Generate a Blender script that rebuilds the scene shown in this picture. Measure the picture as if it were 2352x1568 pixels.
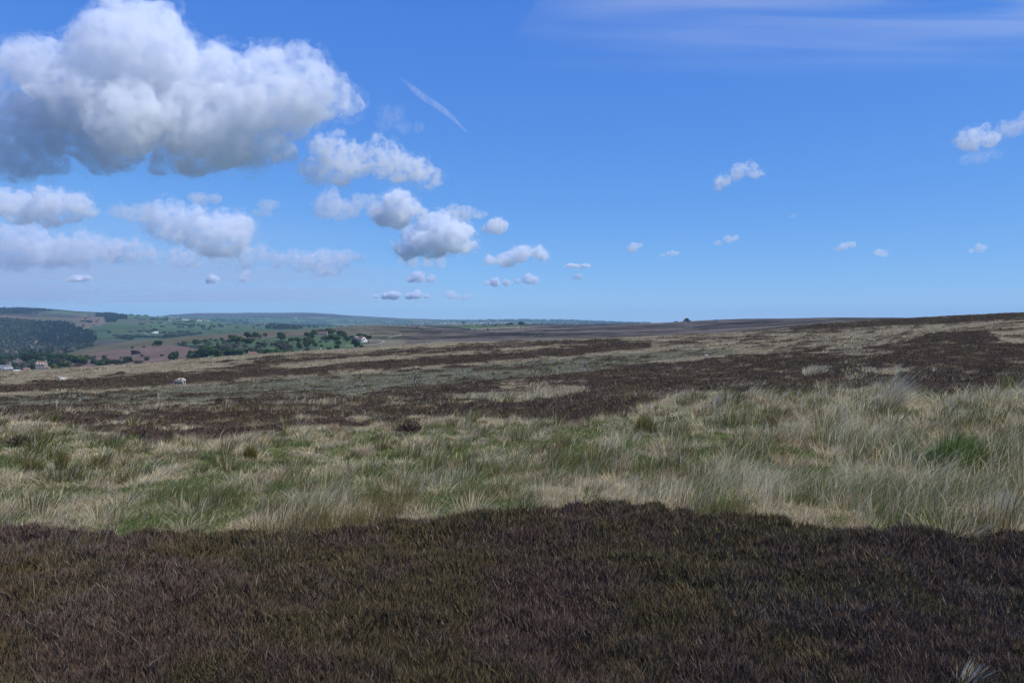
import bpy, math, random
import numpy as np
from mathutils import Vector, Matrix

for _o in list(bpy.data.objects):
    bpy.data.objects.remove(_o)
SC = bpy.context.scene
COL = SC.collection
RNG = np.random.default_rng(11)
random.seed(5)

# ------------------------------------------------------------------ camera, sky, sun, exposure
F, UC, VH, EYE = 784.0, 512.0, 321.0, 1.65      # focal length, image middle and horizon row of the photograph; eye height
cam_data = bpy.data.cameras.new("camera")
cam_data.sensor_fit = 'HORIZONTAL'
cam_data.sensor_width = 23.5
cam_data.lens = 23.5 * F / 1024.0
cam_data.shift_y = -(341.0 - VH) / 1024.0
cam_data.clip_start = 0.1
cam_data.clip_end = 200000.0
cam = bpy.data.objects.new("camera", cam_data)
cam.location = (0, 0, EYE)
cam.rotation_euler = (math.radians(90), 0, 0)
COL.objects.link(cam)
SC.camera = cam

SUN_ELEV, SUN_AZ = math.radians(50), math.radians(112)   # azimuth clockwise from the view direction
world = bpy.data.worlds.new("World")
SC.world = world
world.use_nodes = True
wn, wl = world.node_tree.nodes, world.node_tree.links
wn.clear()
sky = wn.new("ShaderNodeTexSky")
sky.sky_type = 'NISHITA'
sky.sun_disc = False
sky.sun_elevation = SUN_ELEV
sky.sun_rotation = SUN_AZ
sky.altitude = 300
sky.air_density = 0.7
sky.dust_density = 0.0
sky.ozone_density = 6.0
bg = wn.new("ShaderNodeBackground")
bg.inputs['Strength'].default_value = 0.125
wo = wn.new("ShaderNodeOutputWorld")
# the cool white balance and flat contrast of the photograph's sky, channel by channel
_sep, _com = wn.new("ShaderNodeSeparateColor"), wn.new("ShaderNodeCombineColor")
wl.new(sky.outputs[0], _sep.inputs[0])
for _i, (_a, _g) in enumerate(((0.525, 0.85), (0.68, 0.65), (0.93, 0.26))):
    _pw, _ml = wn.new("ShaderNodeMath"), wn.new("ShaderNodeMath")
    _pw.operation, _ml.operation = 'POWER', 'MULTIPLY'
    _pw.inputs[1].default_value = _g
    _ml.inputs[1].default_value = _a * 0.125 ** _g / 0.125
    wl.new(_sep.outputs[_i], _pw.inputs[0]); wl.new(_pw.outputs[0], _ml.inputs[0]); wl.new(_ml.outputs[0], _com.inputs[_i])
wl.new(_com.outputs[0], bg.inputs['Color'])
wl.new(bg.outputs[0], wo.inputs['Surface'])

sun_data = bpy.data.lights.new("sun", 'SUN')
sun_data.energy = 4.6
sun_data.angle = math.radians(0.5)
sun_data.color = (1.0, 0.962, 0.90)
sun = bpy.data.objects.new("sun", sun_data)
_sd = Vector((math.cos(SUN_ELEV) * math.sin(SUN_AZ), math.cos(SUN_ELEV) * math.cos(SUN_AZ), math.sin(SUN_ELEV)))
sun.rotation_euler = _sd.to_track_quat('Z', 'Y').to_euler()
sun.location = (60, -40, 80)
COL.objects.link(sun)

SC.view_settings.view_transform = 'Standard'
SC.view_settings.look = 'None'
SC.view_settings.exposure = 0.0
SC.view_settings.gamma = 1.0
SC.view_settings.use_curve_mapping = False
SC.render.engine = 'CYCLES'
cy = SC.cycles
cy.max_bounces = 10
cy.diffuse_bounces = 2
cy.glossy_bounces = 1
cy.transmission_bounces = 2
cy.transparent_max_bounces = 6
cy.volume_bounces = 8
cy.volume_max_steps = 256
cy.use_adaptive_sampling = True
cy.adaptive_threshold = 0.02
cy.use_denoising = True
cy.denoising_prefilter = 'ACCURATE'
cy.caustics_reflective = False
cy.caustics_refractive = False

# ------------------------------------------------------------------ helpers
def tag(o, label=None, cat=None, group=None, kind=None):
    if label: o["label"] = label
    if cat: o["category"] = cat
    if group: o["group"] = group
    if kind: o["kind"] = kind
    return o

def mesh_obj(name, verts, faces, mat=None, parent=None, smooth=False, col=None):
    """One mesh object from arrays; faces an (n,3) or (n,4) array or a list."""
    me = bpy.data.meshes.new(name)
    verts = np.asarray(verts, dtype=np.float32).reshape(-1, 3)
    if isinstance(faces, np.ndarray):
        k = faces.shape[1]
        me.vertices.add(len(verts))
        me.vertices.foreach_set("co", verts.ravel())
        me.loops.add(faces.size)
        me.loops.foreach_set("vertex_index", faces.astype(np.int32).ravel())
        me.polygons.add(len(faces))
        me.polygons.foreach_set("loop_start", np.arange(0, faces.size, k, dtype=np.int32))
        me.polygons.foreach_set("loop_total", np.full(len(faces), k, dtype=np.int32))
    else:
        me.from_pydata([tuple(map(float, v)) for v in verts], [], [tuple(f) for f in faces])
    if smooth:
        me.polygons.foreach_set("use_smooth", np.ones(len(me.polygons), dtype=bool))
    if col is not None:
        a = me.attributes.new("Col", 'FLOAT_COLOR', 'POINT')
        c4 = np.ones((len(verts), 4), dtype=np.float32)
        c4[:, :3] = col
        a.data.foreach_set("color", c4.ravel())
    me.update(calc_edges=True)
    if mat is not None:
        me.materials.append(mat)
    o = bpy.data.objects.new(name, me)
    COL.objects.link(o)
    if parent is not None:
        o.parent = parent
    return o

def empty(name, loc=(0, 0, 0), rz=0.0):
    o = bpy.data.objects.new(name, None)
    o.location = loc
    o.rotation_euler = (0, 0, rz)
    o.empty_display_size = 0.3
    COL.objects.link(o)
    return o

def copy_tree(o, parent=None):
    c = o.copy()
    COL.objects.link(c)
    if parent is not None:
        c.parent = parent
    for ch in list(o.children):
        copy_tree(ch, c)
    return c

def smooth01(a, b, x):
    t = np.clip((x - a) / (b - a), 0, 1)
    return t * t * (3 - 2 * t)

_P = np.random.default_rng(3).random(65536).astype(np.float64)
def _h2(ix, iy, s):
    return _P[((ix * 73856093) ^ (iy * 19349663) ^ (s * 83492791)) & 65535]
def noise2(x, y, seed=0):
    xf, yf = np.floor(x), np.floor(y)
    ix, iy = xf.astype(np.int64), yf.astype(np.int64)
    fx, fy = x - xf, y - yf
    fx = fx * fx * fx * (fx * (fx * 6 - 15) + 10); fy = fy * fy * fy * (fy * (fy * 6 - 15) + 10)
    a = _h2(ix, iy, seed); b = _h2(ix + 1, iy, seed); c = _h2(ix, iy + 1, seed); d = _h2(ix + 1, iy + 1, seed)
    return (a * (1 - fx) + b * fx) * (1 - fy) + (c * (1 - fx) + d * fx) * fy
def fbm2(x, y, seed=0, octs=4, gain=0.5):
    s, a, t, f = 0.0, 1.0, 0.0, 1.0
    for i in range(octs):
        s = s + a * noise2(x * f + 17.3 * i, y * f - 9.1 * i, seed + i); t += a; a *= gain; f *= 2.03
    return s / t
def _h3(ix, iy, iz, s):
    return _P[((ix * 73856093) ^ (iy * 19349663) ^ (iz * 49979687) ^ (s * 83492791)) & 65535]
def noise3(p, seed=0):
    f0 = np.floor(p); i = f0.astype(np.int64); f = p - f0
    f = f * f * (3 - 2 * f)
    r = 0
    for dx in (0, 1):
        for dy in (0, 1):
            for dz in (0, 1):
                w = (f[:, 0] if dx else 1 - f[:, 0]) * (f[:, 1] if dy else 1 - f[:, 1]) * (f[:, 2] if dz else 1 - f[:, 2])
                r = r + w * _h3(i[:, 0] + dx, i[:, 1] + dy, i[:, 2] + dz, seed)
    return r

# ------------------------------------------------------------------ materials
def new_mat(name):
    m = bpy.data.materials.new(name)
    m.use_nodes = True
    nt = m.node_tree
    nt.nodes.clear()
    return m, nt.nodes, nt.links

def simple_mat(name, color, rough=0.8, var=0.15, scale=3.0, bump=0.0, spec=0.2):
    """Principled surface whose colour is broken up by object-space noise."""
    m, n, l = new_mat(name)
    out = n.new("ShaderNodeOutputMaterial"); b = n.new("ShaderNodeBsdfPrincipled")
    tc = n.new("ShaderNodeTexCoord"); nz = n.new("ShaderNodeTexNoise"); mr = n.new("ShaderNodeMapRange"); mx = n.new("ShaderNodeMix")
    mx.data_type = 'RGBA'; mx.blend_type = 'MULTIPLY'; mx.inputs[0].default_value = 1.0
    nz.inputs['Scale'].default_value = scale; nz.inputs['Detail'].default_value = 4
    mr.inputs[3].default_value = 1 - var * 1.6; mr.inputs[4].default_value = 1 + var * 1.6
    l.new(tc.outputs['Object'], nz.inputs['Vector']); l.new(nz.outputs[0], mr.inputs[0])
    mx.inputs[6].default_value = (*color, 1); l.new(mr.outputs[0], mx.inputs[7])
    l.new(mx.outputs[2], b.inputs['Base Color'])
    b.inputs['Roughness'].default_value = rough; b.inputs['Specular IOR Level'].default_value = spec
    if bump:
        bp = n.new("ShaderNodeBump"); bp.inputs['Strength'].default_value = bump; bp.inputs['Distance'].default_value = 0.05
        l.new(nz.outputs[0], bp.inputs['Height']); l.new(bp.outputs[0], b.inputs['Normal'])
    l.new(b.outputs[0], out.inputs[0])
    return m

def leaf_mat(name, trans=0.3, tint=(1, 1, 1), vary=0.0):
    """Thin vegetation: colour from the plant's own colour attribute, part diffuse, part light let through."""
    m, n, l = new_mat(name)
    out = n.new("ShaderNodeOutputMaterial"); at = n.new("ShaderNodeAttribute"); at.attribute_name = "Col"
    d = n.new("ShaderNodeBsdfDiffuse"); t = n.new("ShaderNodeBsdfTranslucent"); mx = n.new("ShaderNodeMixShader")
    mul = n.new("ShaderNodeMix"); mul.data_type = 'RGBA'; mul.blend_type = 'MULTIPLY'; mul.inputs[0].default_value = 1
    mul.inputs[7].default_value = (*tint, 1)
    l.new(at.outputs['Color'], mul.inputs[6])
    src = mul.outputs[2]
    if vary:
        oi = n.new("ShaderNodeObjectInfo"); hs = n.new("ShaderNodeHueSaturation")
        mr = n.new("ShaderNodeMapRange"); mr.inputs[3].default_value = 1 - vary; mr.inputs[4].default_value = 1 + vary
        mr2 = n.new("ShaderNodeMapRange"); mr2.inputs[3].default_value = 0.5 - vary * 0.09; mr2.inputs[4].default_value = 0.5 + vary * 0.05
        l.new(oi.outputs['Random'], mr.inputs[0]); l.new(mr.outputs[0], hs.inputs['Value'])
        l.new(oi.outputs['Random'], mr2.inputs[0]); l.new(mr2.outputs[0], hs.inputs['Hue'])
        l.new(src, hs.inputs['Color']); src = hs.outputs[0]
    l.new(src, d.inputs[0]); l.new(src, t.inputs[0])
    mx.inputs[0].default_value = trans
    l.new(d.outputs[0], mx.inputs[1]); l.new(t.outputs[0], mx.inputs[2]); l.new(mx.outputs[0], out.inputs[0])
    return m
# ------------------------------------------------------------------ shape of the land
# each column: compass direction (as a photograph column) and how the land runs away from the viewer along it.
# pairs (distance, image row) give the sight line to the ground there; pairs with a negative second value are metres below the eye.
LAND = {
 -150: [(1.2,-1.46),(5.5,-1.46),(7.5,-1.74),(12,-2.1),(20,430),(40,406),(68,392),(110,383),(150,377),(190,382),(300,398),(600,400),(850,378),(950,372),(1100,366),(1400,360),(1800,354),(2300,338),(2700,320),(3000,316),(3600,312),(4300,306),(5000,304),(6000,316),(16000,322)],
 0:    [(1.2,-1.46),(5.5,-1.46),(7.5,-1.72),(12,-2.0),(20,424),(40,401),(68,388),(110,378),(150,371.5),(190,376),(300,395),(600,398),(850,371.5),(950,366),(1100,362),(1400,356),(1800,352),(2300,338),(2700,322),(3000,318.5),(3600,314),(4300,308.6),(5000,306.8),(6000,318),(16000,322)],
 55:   [(1.2,-1.46),(5.5,-1.46),(7.5,-1.72),(12,-2.0),(20,424),(40,401),(68,387.5),(110,377),(150,368.7),(190,374),(300,394),(600,398),(850,369.5),(950,364),(1100,358.5),(1300,354.2),(1600,356),(1900,351),(2300,337.5),(2700,325),(3000,321),(3600,316),(4300,311),(5000,309),(6000,318),(16000,322)],
 100:  [(1.2,-1.46),(5.5,-1.46),(7.5,-1.71),(12,-1.97),(20,423),(40,400),(68,386.5),(105,376),(150,366),(190,371),(300,392),(600,394),(850,367),(1000,357),(1150,350),(1300,345.5),(1600,350),(1900,344),(2200,337),(2500,330),(2800,325),(3200,321),(3800,316),(4500,312),(6000,318),(8000,321),(16000,322)],
 200:  [(1.2,-1.46),(5.7,-1.46),(7.6,-1.70),(12,-1.93),(20,421),(40,398),(68,384.5),(110,371),(180,358),(230,363),(350,385),(600,380),(850,358),(1000,348),(1200,339.5),(1500,335),(1800,340),(2100,337.5),(2500,331),(2900,327),(3400,323.5),(4200,320.5),(5500,320),(8000,316),(9500,312.8),(11000,316),(16000,321)],
 300:  [(1.2,-1.46),(6.1,-1.46),(8.0,-1.70),(12,-1.90),(20,418),(40,394),(70,379),(120,363),(220,351),(280,356),(400,375),(650,365),(800,351),(950,342),(1150,334),(1500,329.5),(1900,334),(2400,330),(3000,327.5),(4000,326),(5500,325),(7000,321),(8500,314.5),(9500,312.3),(11000,316),(16000,321)],
 375:  [(1.2,-1.46),(6.2,-1.46),(8.1,-1.69),(12,-1.88),(20,416),(40,391),(70,376),(130,358),(250,346.5),(320,352),(450,362),(650,352),(800,345),(1000,338),(1300,330),(1700,324.7),(2300,329),(3500,327),(5500,325.5),(7500,321),(9500,316.7),(11000,319),(16000,321)],
 450:  [(1.2,-1.46),(6.3,-1.46),(8.2,-1.68),(12,-1.85),(20,413),(40,388),(75,370),(140,353),(260,342),(330,348),(480,356),(700,345),(900,339),(1300,331),(1700,326.5),(2000,324.6),(2600,328),(5000,325),(8000,321.5),(9500,319.3),(11000,321),(16000,322)],
 550:  [(1.2,-1.46),(6.4,-1.46),(8.3,-1.67),(12,-1.82),(20,410),(40,385),(75,366),(150,348.5),(280,339.6),(340,345),(480,350),(700,341),(900,337.5),(1300,330),(1700,326),(2100,323.9),(2700,327),(5000,324.5),(8000,321.5),(9500,319.6),(11000,321),(16000,322)],
 650:  [(1.2,-1.46),(6.3,-1.46),(8.2,-1.66),(12,-1.79),(20,407),(40,382),(75,362),(150,344),(300,335.6),(360,340),(480,344),(700,337),(900,333),(1300,327),(1800,322.6),(2300,325),(9500,322.8),(11000,324),(16000,324)],
 750:  [(1.2,-1.46),(5.9,-1.46),(7.8,-1.65),(12,-1.77),(20,403),(40,377),(75,356),(150,338.5),(300,331),(360,334.5),(480,337),(700,332.5),(900,328),(1300,321.5),(1700,318.3),(2200,321),(9500,323),(16000,324)],
 850:  [(1.2,-1.46),(5.6,-1.46),(7.5,-1.65),(12,-1.75),(20,399),(40,370),(70,351),(120,336),(200,326),(300,321.3),(360,323.5),(450,325),(700,322.5),(1000,319.5),(1500,317),(1900,319.5),(9500,323),(16000,324)],
 940:  [(1.2,-1.46),(5.5,-1.46),(7.4,-1.65),(12,-1.74),(20,396),(40,365),(70,344),(120,328),(200,319.7),(280,316.6),(340,318.5),(450,320),(900,319),(1500,317.6),(2000,320),(9500,323),(16000,324)],
 1024: [(1.2,-1.46),(5.5,-1.46),(7.4,-1.65),(12,-1.73),(20,394),(40,362),(70,339),(110,325),(180,316),(260,312.5),(320,314),(450,317),(1500,318),(9500,322),(16000,324)],
 1180: [(1.2,-1.46),(5.5,-1.46),(7.4,-1.65),(12,-1.72),(20,390),(40,355),(70,330),(110,316),(180,309),(240,306),(300,308),(450,314),(1500,316),(9500,321),(16000,324)],
}
def pchip(xk, yk, x):
    xk = np.asarray(xk, float); yk = np.asarray(yk, float)
    h = np.diff(xk); d = np.diff(yk, axis=0) / (h if yk.ndim == 1 else h[:, None])
    hh = h if yk.ndim == 1 else h[:, None]
    m = np.zeros_like(yk)
    w1 = 2 * hh[1:] + hh[:-1]; w2 = hh[1:] + 2 * hh[:-1]
    same = d[:-1] * d[1:] > 0
    with np.errstate(divide='ignore', invalid='ignore'):
        m[1:-1] = np.where(same, (w1 + w2) / (w1 / d[:-1] + w2 / d[1:]), 0.0)
    m[0] = d[0]; m[-1] = d[-1]
    i = np.clip(np.searchsorted(xk, x) - 1, 0, len(h) - 1)
    t = (x - xk[i]) / h[i]; H = h[i]
    if yk.ndim > 1:
        t = t[:, None]; H = H[:, None]
    return ((1 + 2 * t) * (1 - t) ** 2 * yk[i] + t * (1 - t) ** 2 * H * m[i] + t * t * (3 - 2 * t) * yk[i + 1] + t * t * (t - 1) * H * m[i + 1])
LGY = np.linspace(math.log(1.2), math.log(16000), 700)       # common log-distance grid
GU = np.arange(-150, 1181, 5.0)
_cols = []
for _u, _pts in LAND.items():
    Y = np.array([p[0] for p in _pts], float)
    s = np.array([(p[1] / p[0]) if p[1] < 0 else (VH - p[1]) / F for p in _pts])
    _cols.append(pchip(np.log(Y), s, LGY))
SLOPE = pchip(np.array(list(LAND.keys()), float), np.array(_cols), GU)       # (direction, distance) -> height / distance
def slope_at(u, Y):
    fu = np.clip((u - GU[0]) / 5.0, 0, len(GU) - 1.001); fy = np.clip((np.log(np.maximum(Y, 1.2)) - LGY[0]) / (LGY[1] - LGY[0]), 0, len(LGY) - 1.001)
    iu, iy = fu.astype(int), fy.astype(int); a, b = fu - iu, fy - iy
    return (SLOPE[iu, iy] * (1 - a) * (1 - b) + SLOPE[iu + 1, iy] * a * (1 - b) + SLOPE[iu, iy + 1] * (1 - a) * b + SLOPE[iu + 1, iy + 1] * a * b)
TH_MAX = math.atan(668 / F)
def view_uy(x, y):
    """compass direction (as photograph column) and depth of a point; directions outside the photograph's fan repeat its edge."""
    th = np.arctan2(x, y); rho = np.hypot(x, y)
    tc = np.clip(th, -TH_MAX + 0.015, TH_MAX)
    return UC + F * np.tan(tc), rho * np.cos(tc), th, rho
def land_z(x, y):
    """height of the bare land relative to the eye"""
    x = np.asarray(x, float); y = np.asarray(y, float)
    u, Y, th, rho = view_uy(x, y)
    Y = np.maximum(Y, 1.2)
    z = slope_at(u, Y) * Y
    back = smooth01(1.9, math.pi, np.abs(th))
    uo = np.where(th > 0, -140.0, 1175.0)
    zo = slope_at(uo, Y) * Y
    z = z * (1 - back * 0.5) + zo * back * 0.5
    # hummocks underfoot, wider swells further off
    near = 1 - smooth01(250, 500, rho)
    z = z + near * smooth01(7, 14, rho) * ((noise2(x / 0.9, y / 0.9, 5) - .5) * 0.10 + (noise2(x / 0.42, y / 0.42, 15) - .5) * 0.15 * (1 - smooth01(18, 40, rho)) + (noise2(x / 2.7, y / 2.7, 6) - .5) * 0.16 + (noise2(x / 9, y / 9, 7) - .5) * 0.2 * smooth01(14, 40, rho))
    z = z + near * (1 - smooth01(5, 9, rho)) * ((noise2(x / 0.8 + .4, y / 0.8, 28) - .5) * 0.06 + (noise2(x / 0.3, y / 0.3, 9) - .5) * 0.06 + (noise2(x / 2.2, y / 2.2, 10) - .5) * 0.03)
    far = smooth01(500, 900, rho)
    z = z + far * rho * 0.0012 * (fbm2(x / 160, y / 160, 12, 4) - .5)
    return z
def hit(u, v, y0=500.0, y1=15000.0):
    """the point of the land seen at photograph column u, row v, beyond depth y0"""
    Ys = np.exp(np.linspace(math.log(y0), math.log(y1), 1500))
    X = (u - UC) / F * Ys
    z = land_z(X, Ys)
    s = (VH - v) / F
    k = np.argmax(z >= s * Ys)
    if not (z >= s * Ys).any():
        k = int(np.argmax(z / Ys - s))
    return float(X[k]), float(Ys[k]), float(z[k]) + EYE

# ------------------------------------------------------------------ what grows where (photograph columns and rows of each patch's outline)
MU0, MU1, MV0, MV1 = -160, 1190, 300, 760
_mu, _mv = np.meshgrid(np.arange(MU0, MU1) + .5, np.arange(MV0 * 2, MV1 * 2) / 2 + .25)
def inside(poly, x, y):
    r = np.zeros(x.shape, bool)
    p = np.asarray(poly, float); q = np.roll(p, 1, axis=0)
    for (x0, y0), (x1, y1) in zip(p, q):
        c = (y0 > y) != (y1 > y)
        if y1 != y0:
            r ^= c & (x < (x1 - x0) * (y - y0) / (y1 - y0) + x0)
    return r
def band(top, bot):
    return list(top) + list(reversed(bot))
HEA = np.full(_mu.shape, 0.06); GRN = np.full(_mu.shape, 0.06); BOG = np.zeros(_mu.shape)
def paint(M, poly, val):
    M[inside(poly, _mu, _mv)] = val
S = 0.43537
fg_edge = [(-160,1200),(0,1203),(200,1210),(400,1213),(640,1215),(900,1195),(1100,1178),(1250,1160),(1400,1152),(1600,1160),(1720,1180),(1900,1205),(2100,1212),(2352,1215),(2740,1215)]
fg_edge = [(x * S if 0 <= x <= 2352 else (-160 if x < 0 else 1190), y * S + (8 if x < 1700 else 4)) for x, y in fg_edge]
GRASS_BAND = band([(-160,436),(0,432),(120,440),(240,438),(420,432),(560,425),(640,414),(680,400),(760,398),(900,398),(1190,396)], fg_edge)
paint(GRN, GRASS_BAND, 0.56)
paint(GRN, [(760,396),(1190,392),(1190,540),(690,520)], 0.52)
paint(HEA, GRASS_BAND, 0.0)
paint(HEA, [(820,420),(940,425),(1000,450),(900,450)], 0.16)
paint(GRN, [(905,452),(925,444),(965,440),(1002,446),(1010,462),(985,478),(930,478),(905,468)], 1.25)
paint(GRN, [(700,462),(740,450),(775,462),(750,476)], 0.95)
paint(GRN, [(840,488),(880,480),(905,492),(870,504)], 0.95)
mid_top = [(-160,412),(0,409),(45,406),(74,404),(126,407),(164,406),(216,400.6),(253,403),(312,398),(350,398),(370,394),(429,387.6),(474,382),(518,379),(548,376),(600,369.5),(640,366),(693,362.7),(727,357.6),(761,354),(795,349),(850,350),(879,346.5),(913,339),(956,333),(985,335),(1010,344),(1190,346)]
mid_bot = [(-160,422),(0,418),(31,426),(83,421),(100,431),(119,434),(126,441),(149,443),(193,437),(238,439),(325,434),(350,434),(420,431.6),(459,421),(504,420),(548,424),(578,425.6),(608,417),(637,413.7),(660,402),(682,396),(761,399),(801,400),(841,399),(881,391),(912,398),(968,403),(1000,397),(1190,394)]
paint(HEA, band(mid_top, mid_bot), 0.72)
paint(HEA, [(0,409),(350,398),(430,396),(440,420),(325,433),(119,434),(31,426),(0,418)], 0.58)
paint(HEA, [(481,391),(511,385),(578,385),(590,391),(575,397),(530,406),(459,407.7),(440,400)], 0.34)
paint(HEA, [(330,408),(450,400),(470,412),(400,424),(330,420)], 0.62)
paint(HEA, [(800,352),(860,349),(900,353),(880,358),(810,358)], 0.55)
paint(HEA, [(860,371),(900,368),(915,374),(890,379),(862,378)], 0.3)
h4t = [(-160,392),(0,388),(42.5,384),(68,380.5),(110,380),(170,377),(200,375.6),(271,370),(318,367),(338,364.8),(400,360.5),(445,357.6),(492,355),(533,353),(580,347),(603,345),(650,344),(700,341.5),(735,340)]
h4b = [(-160,398),(0,393.6),(68,390.7),(110,389),(144,387),(170,385),(200,383),(271,376),(318,374),(366,371),(400,369),(433,365.5),(492,362),(550,357.6),(609,352),(650,349.4),(690,345.5),(735,341)]
paint(HEA, band([(0,372),(100,367),(240,358),(400,349),(500,341),(650,338)], h4t), 0.5)
paint(HEA, band([(180,365),(271,361),(400,352.5),(470,347),(550,343),(620,339)], [(180,371),(271,366),(400,357),(470,351.5),(550,346.5),(620,342)]), 0.72)
paint(HEA, band([(0,372),(100,367),(180,362),(240,358)], [(0,386),(42,382),(110,376),(180,372),(260,364)]), 0.22)
paint(HEA, band([(280,363.5),(400,355),(445,352.5),(560,345.5)], [(280,366.5),(400,359),(445,356.5),(560,349)]), 0.2)
paint(HEA, band(h4t, h4b), 0.86)
bog = band([(-160,399),(0,396),(144,389),(271,378),(400,370.5),(550,359),(650,351),(730,349),(740,352),(650,362)], [(-160,410),(0,408),(126,405),(216,400),(350,396),(429,386),(518,377.5),(560,374.5),(620,367.5),(650,365)])
paint(BOG, bog, 1.0); paint(GRN, bog, 0.36); paint(HEA, bog, 0.33)
paint(HEA, band([(0,400),(90,394),(150,392)], [(0,405),(90,399),(150,396)]), 0.42)
# right-hand slope: pale grass with scattered dark clumps, heather along its crest
paint(HEA, [(650,336),(760,328),(845,321),(1024,312),(1190,305),(1190,346),(1010,344),(985,335),(956,333),(913,338),(879,346),(795,349),(727,352),(650,350)], 0.36)
paint(HEA, [(845,322.5),(880,319),(1024,312),(1190,305),(1190,312),(1024,319),(960,322),(900,326),(850,328),(790,331),(790,326)], 0.8)
paint(HEA, [(750,333),(800,328.5),(850,329),(790,333.5)], 0.5)
paint(HEA, [(910,341),(940,334),(985,331),(990,337),(960,342),(920,347)], 0.93)
paint(HEA, band([(-160,505)] + [p for p in fg_edge[1:-1]] + [(1190,529)], [(-160,760), (1190,760)]), 1.0)
def box_blur(M, k):
    for ax in (0, 1):
        M = sum(np.roll(M, i, ax) for i in range(-k, k + 1)) / (2 * k + 1)
    return M
HEA, GRN, BOG = box_blur(HEA, 2), box_blur(GRN, 4), box_blur(BOG, 2)
def mlook(M, u, v):
    iu = np.clip((u - MU0).astype(int), 0, M.shape[1] - 1); iv = np.clip(((v - MV0) * 2).astype(int), 0, M.shape[0] - 1)
    return M[iv, iu]
def plants_at(x, y, z=None):
    """heather 0..1, greenness 0..1, cottongrass bog 0..1 at ground points"""
    u, Y, th, rho = view_uy(x, y)
    z = slope_at(u, Y) * Y
    v = VH - F * z / np.maximum(Y, .5)
    ppm = F / np.maximum(Y, 1)
    w = (fbm2(x / 2.2, y / 2.2, 31, 4) - .5)
    v = v + w * np.clip(ppm * 0.16, 1.2, 14) * smooth01(9, 22, Y) + (noise2(x / 0.5, y / 0.5, 33) - .5) * np.clip(ppm * 0.06, 0.3, 6)
    v = v + np.where((Y < 13), (fbm2(x / 0.9, y / 0.9, 35, 3) - .5) * 5, 0)
    v = v + (noise2(x / 0.11, y / 0.11, 36) - .5) * 8 * (Y < 13)
    H = mlook(HEA, u, v); G = mlook(GRN, u, v); B = mlook(BOG, u, v)
    sc = np.clip(Y / 40, 0.6, 6)
    k = np.floor(np.log2(sc)); t = np.log2(sc) - k
    n = lambda e: fbm2(x / (1.3 * 2 ** e), y / (1.3 * 2 ** e), 41, 4, 0.6)
    nn = np.zeros_like(x)
    for e in range(-1, 4):
        wgt = np.where(k == e, 1 - t, 0) + np.where(k + 1 == e, t, 0)
        if wgt.any():
            nn = nn + wgt * n(e)
    hv = H + (nn - .5) * 1.5
    hv = np.where(H > 0.985, 1, np.where(H < 0.01, 0, hv))
    return smooth01(0.36, 0.64, hv), G, B, rho
def mound(x, y, r):
    """height of the heather's cushions over the soil"""
    return smooth01(9, 14, r) * (0.05 + 0.26 * noise2(x / 0.75, y / 0.75, 51) * noise2(x / 2.1, y / 2.1, 53) + 0.30 * smooth01(30, 110, r) * noise2(x / 2.4, y / 2.4, 52) ** 2)
# ------------------------------------------------------------------ colours of the far country (outlines in photograph columns and rows)
FU, FV = np.meshgrid(np.arange(-160, 1190) + .5, np.arange(1200, 1600) / 4 + .125)   # rows 300..400, quarter steps
FAR = np.empty(FU.shape + (3,))
NEARER = np.empty(FU.shape + (3,)); _layer = [FAR]
def fpaint(poly, c):
    _layer[0][inside(poly, FU, FV)] = c
def Z1(*p): return [(x / 11.76, 295 + y / 11.76) for x, y in p]
def Z2(*p): return [(175 + x / 10.453, 305 + y / 10.453) for x, y in p]
def Z3(*p): return [(375 + x / 8.553, 305 + y / 8.553) for x, y in p]
def Za(*p): return [(x / 23.52, 305 + y / 23.52) for x, y in p]
def Zb(*p): return [(95 + x / 23.52, 307.5 + y / 23.52) for x, y in p]
def Zc(*p): return [(450 + x / 23.52, 315 + y / 23.52) for x, y in p]
MOOR = (0.072, 0.058, 0.050); OLIVE = (0.108, 0.100, 0.062); PINK = (0.150, 0.105, 0.082); FIELD = (0.066, 0.103, 0.050)
HEATH = (0.062, 0.048, 0.044); WOODG = (0.022, 0.036, 0.022); STRAW = (0.26, 0.23, 0.16)
FAR[:] = OLIVE
NEARER[:] = OLIVE
fpaint([(-160,300),(640,300),(640,327),(370,326),(300,330),(-160,330)], FIELD)
fpaint([(119,300),(240,300),(290,300),(420,300),(420,319.5),(380,318.2),(330,317.2),(300,317),(260,316.3),(200,316.2),(119,316.4)], HEATH)   # purple moor tops
fpaint([(420,300),(640,300),(640,320.2),(575,319.9),(480,320.4),(420,320.2)], WOODG)
fpaint([(-160,300),(122,300),(122,312.6),(80,312.6),(57,313),(-160,312)], HEATH)
fpaint(Za((-4000,60),(0,80),(560,80),(1330,125),(1330,135),(1000,140),(600,165),(900,205),(-4000,200)), (0.016, 0.024, 0.020))
fpaint(Za((900,150),(1300,128),(1800,160),(2350,185),(2350,240),(1900,215),(1300,195)), (0.075, 0.105, 0.055))
fpaint(Za((-4000,195),(900,205),(1800,225),(2350,262),(2350,300),(1700,290),(1000,265),(700,290),(0,240),(-4000,240)), HEATH)
fpaint(Za((1800,222),(2060,235),(2050,256),(1880,240)), (0.20, 0.19, 0.10))
fpaint(Za((-4000,240),(0,240),(300,235),(640,270),(700,285),(330,352),(-4000,340)), PINK)
fpaint(Za((330,352),(800,270),(1100,258),(1500,285),(1740,300),(1990,400),(1760,520),(1500,440),(600,410)), OLIVE)
fpaint(Za((1740,290),(2350,275),(2700,270),(2700,400),(2350,440),(1780,540),(1760,500),(1990,400)), PINK)
fpaint(Zb((440,130),(1000,165),(1900,240),(1900,300),(1300,270),(800,250)), (0.062, 0.105, 0.05))
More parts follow.
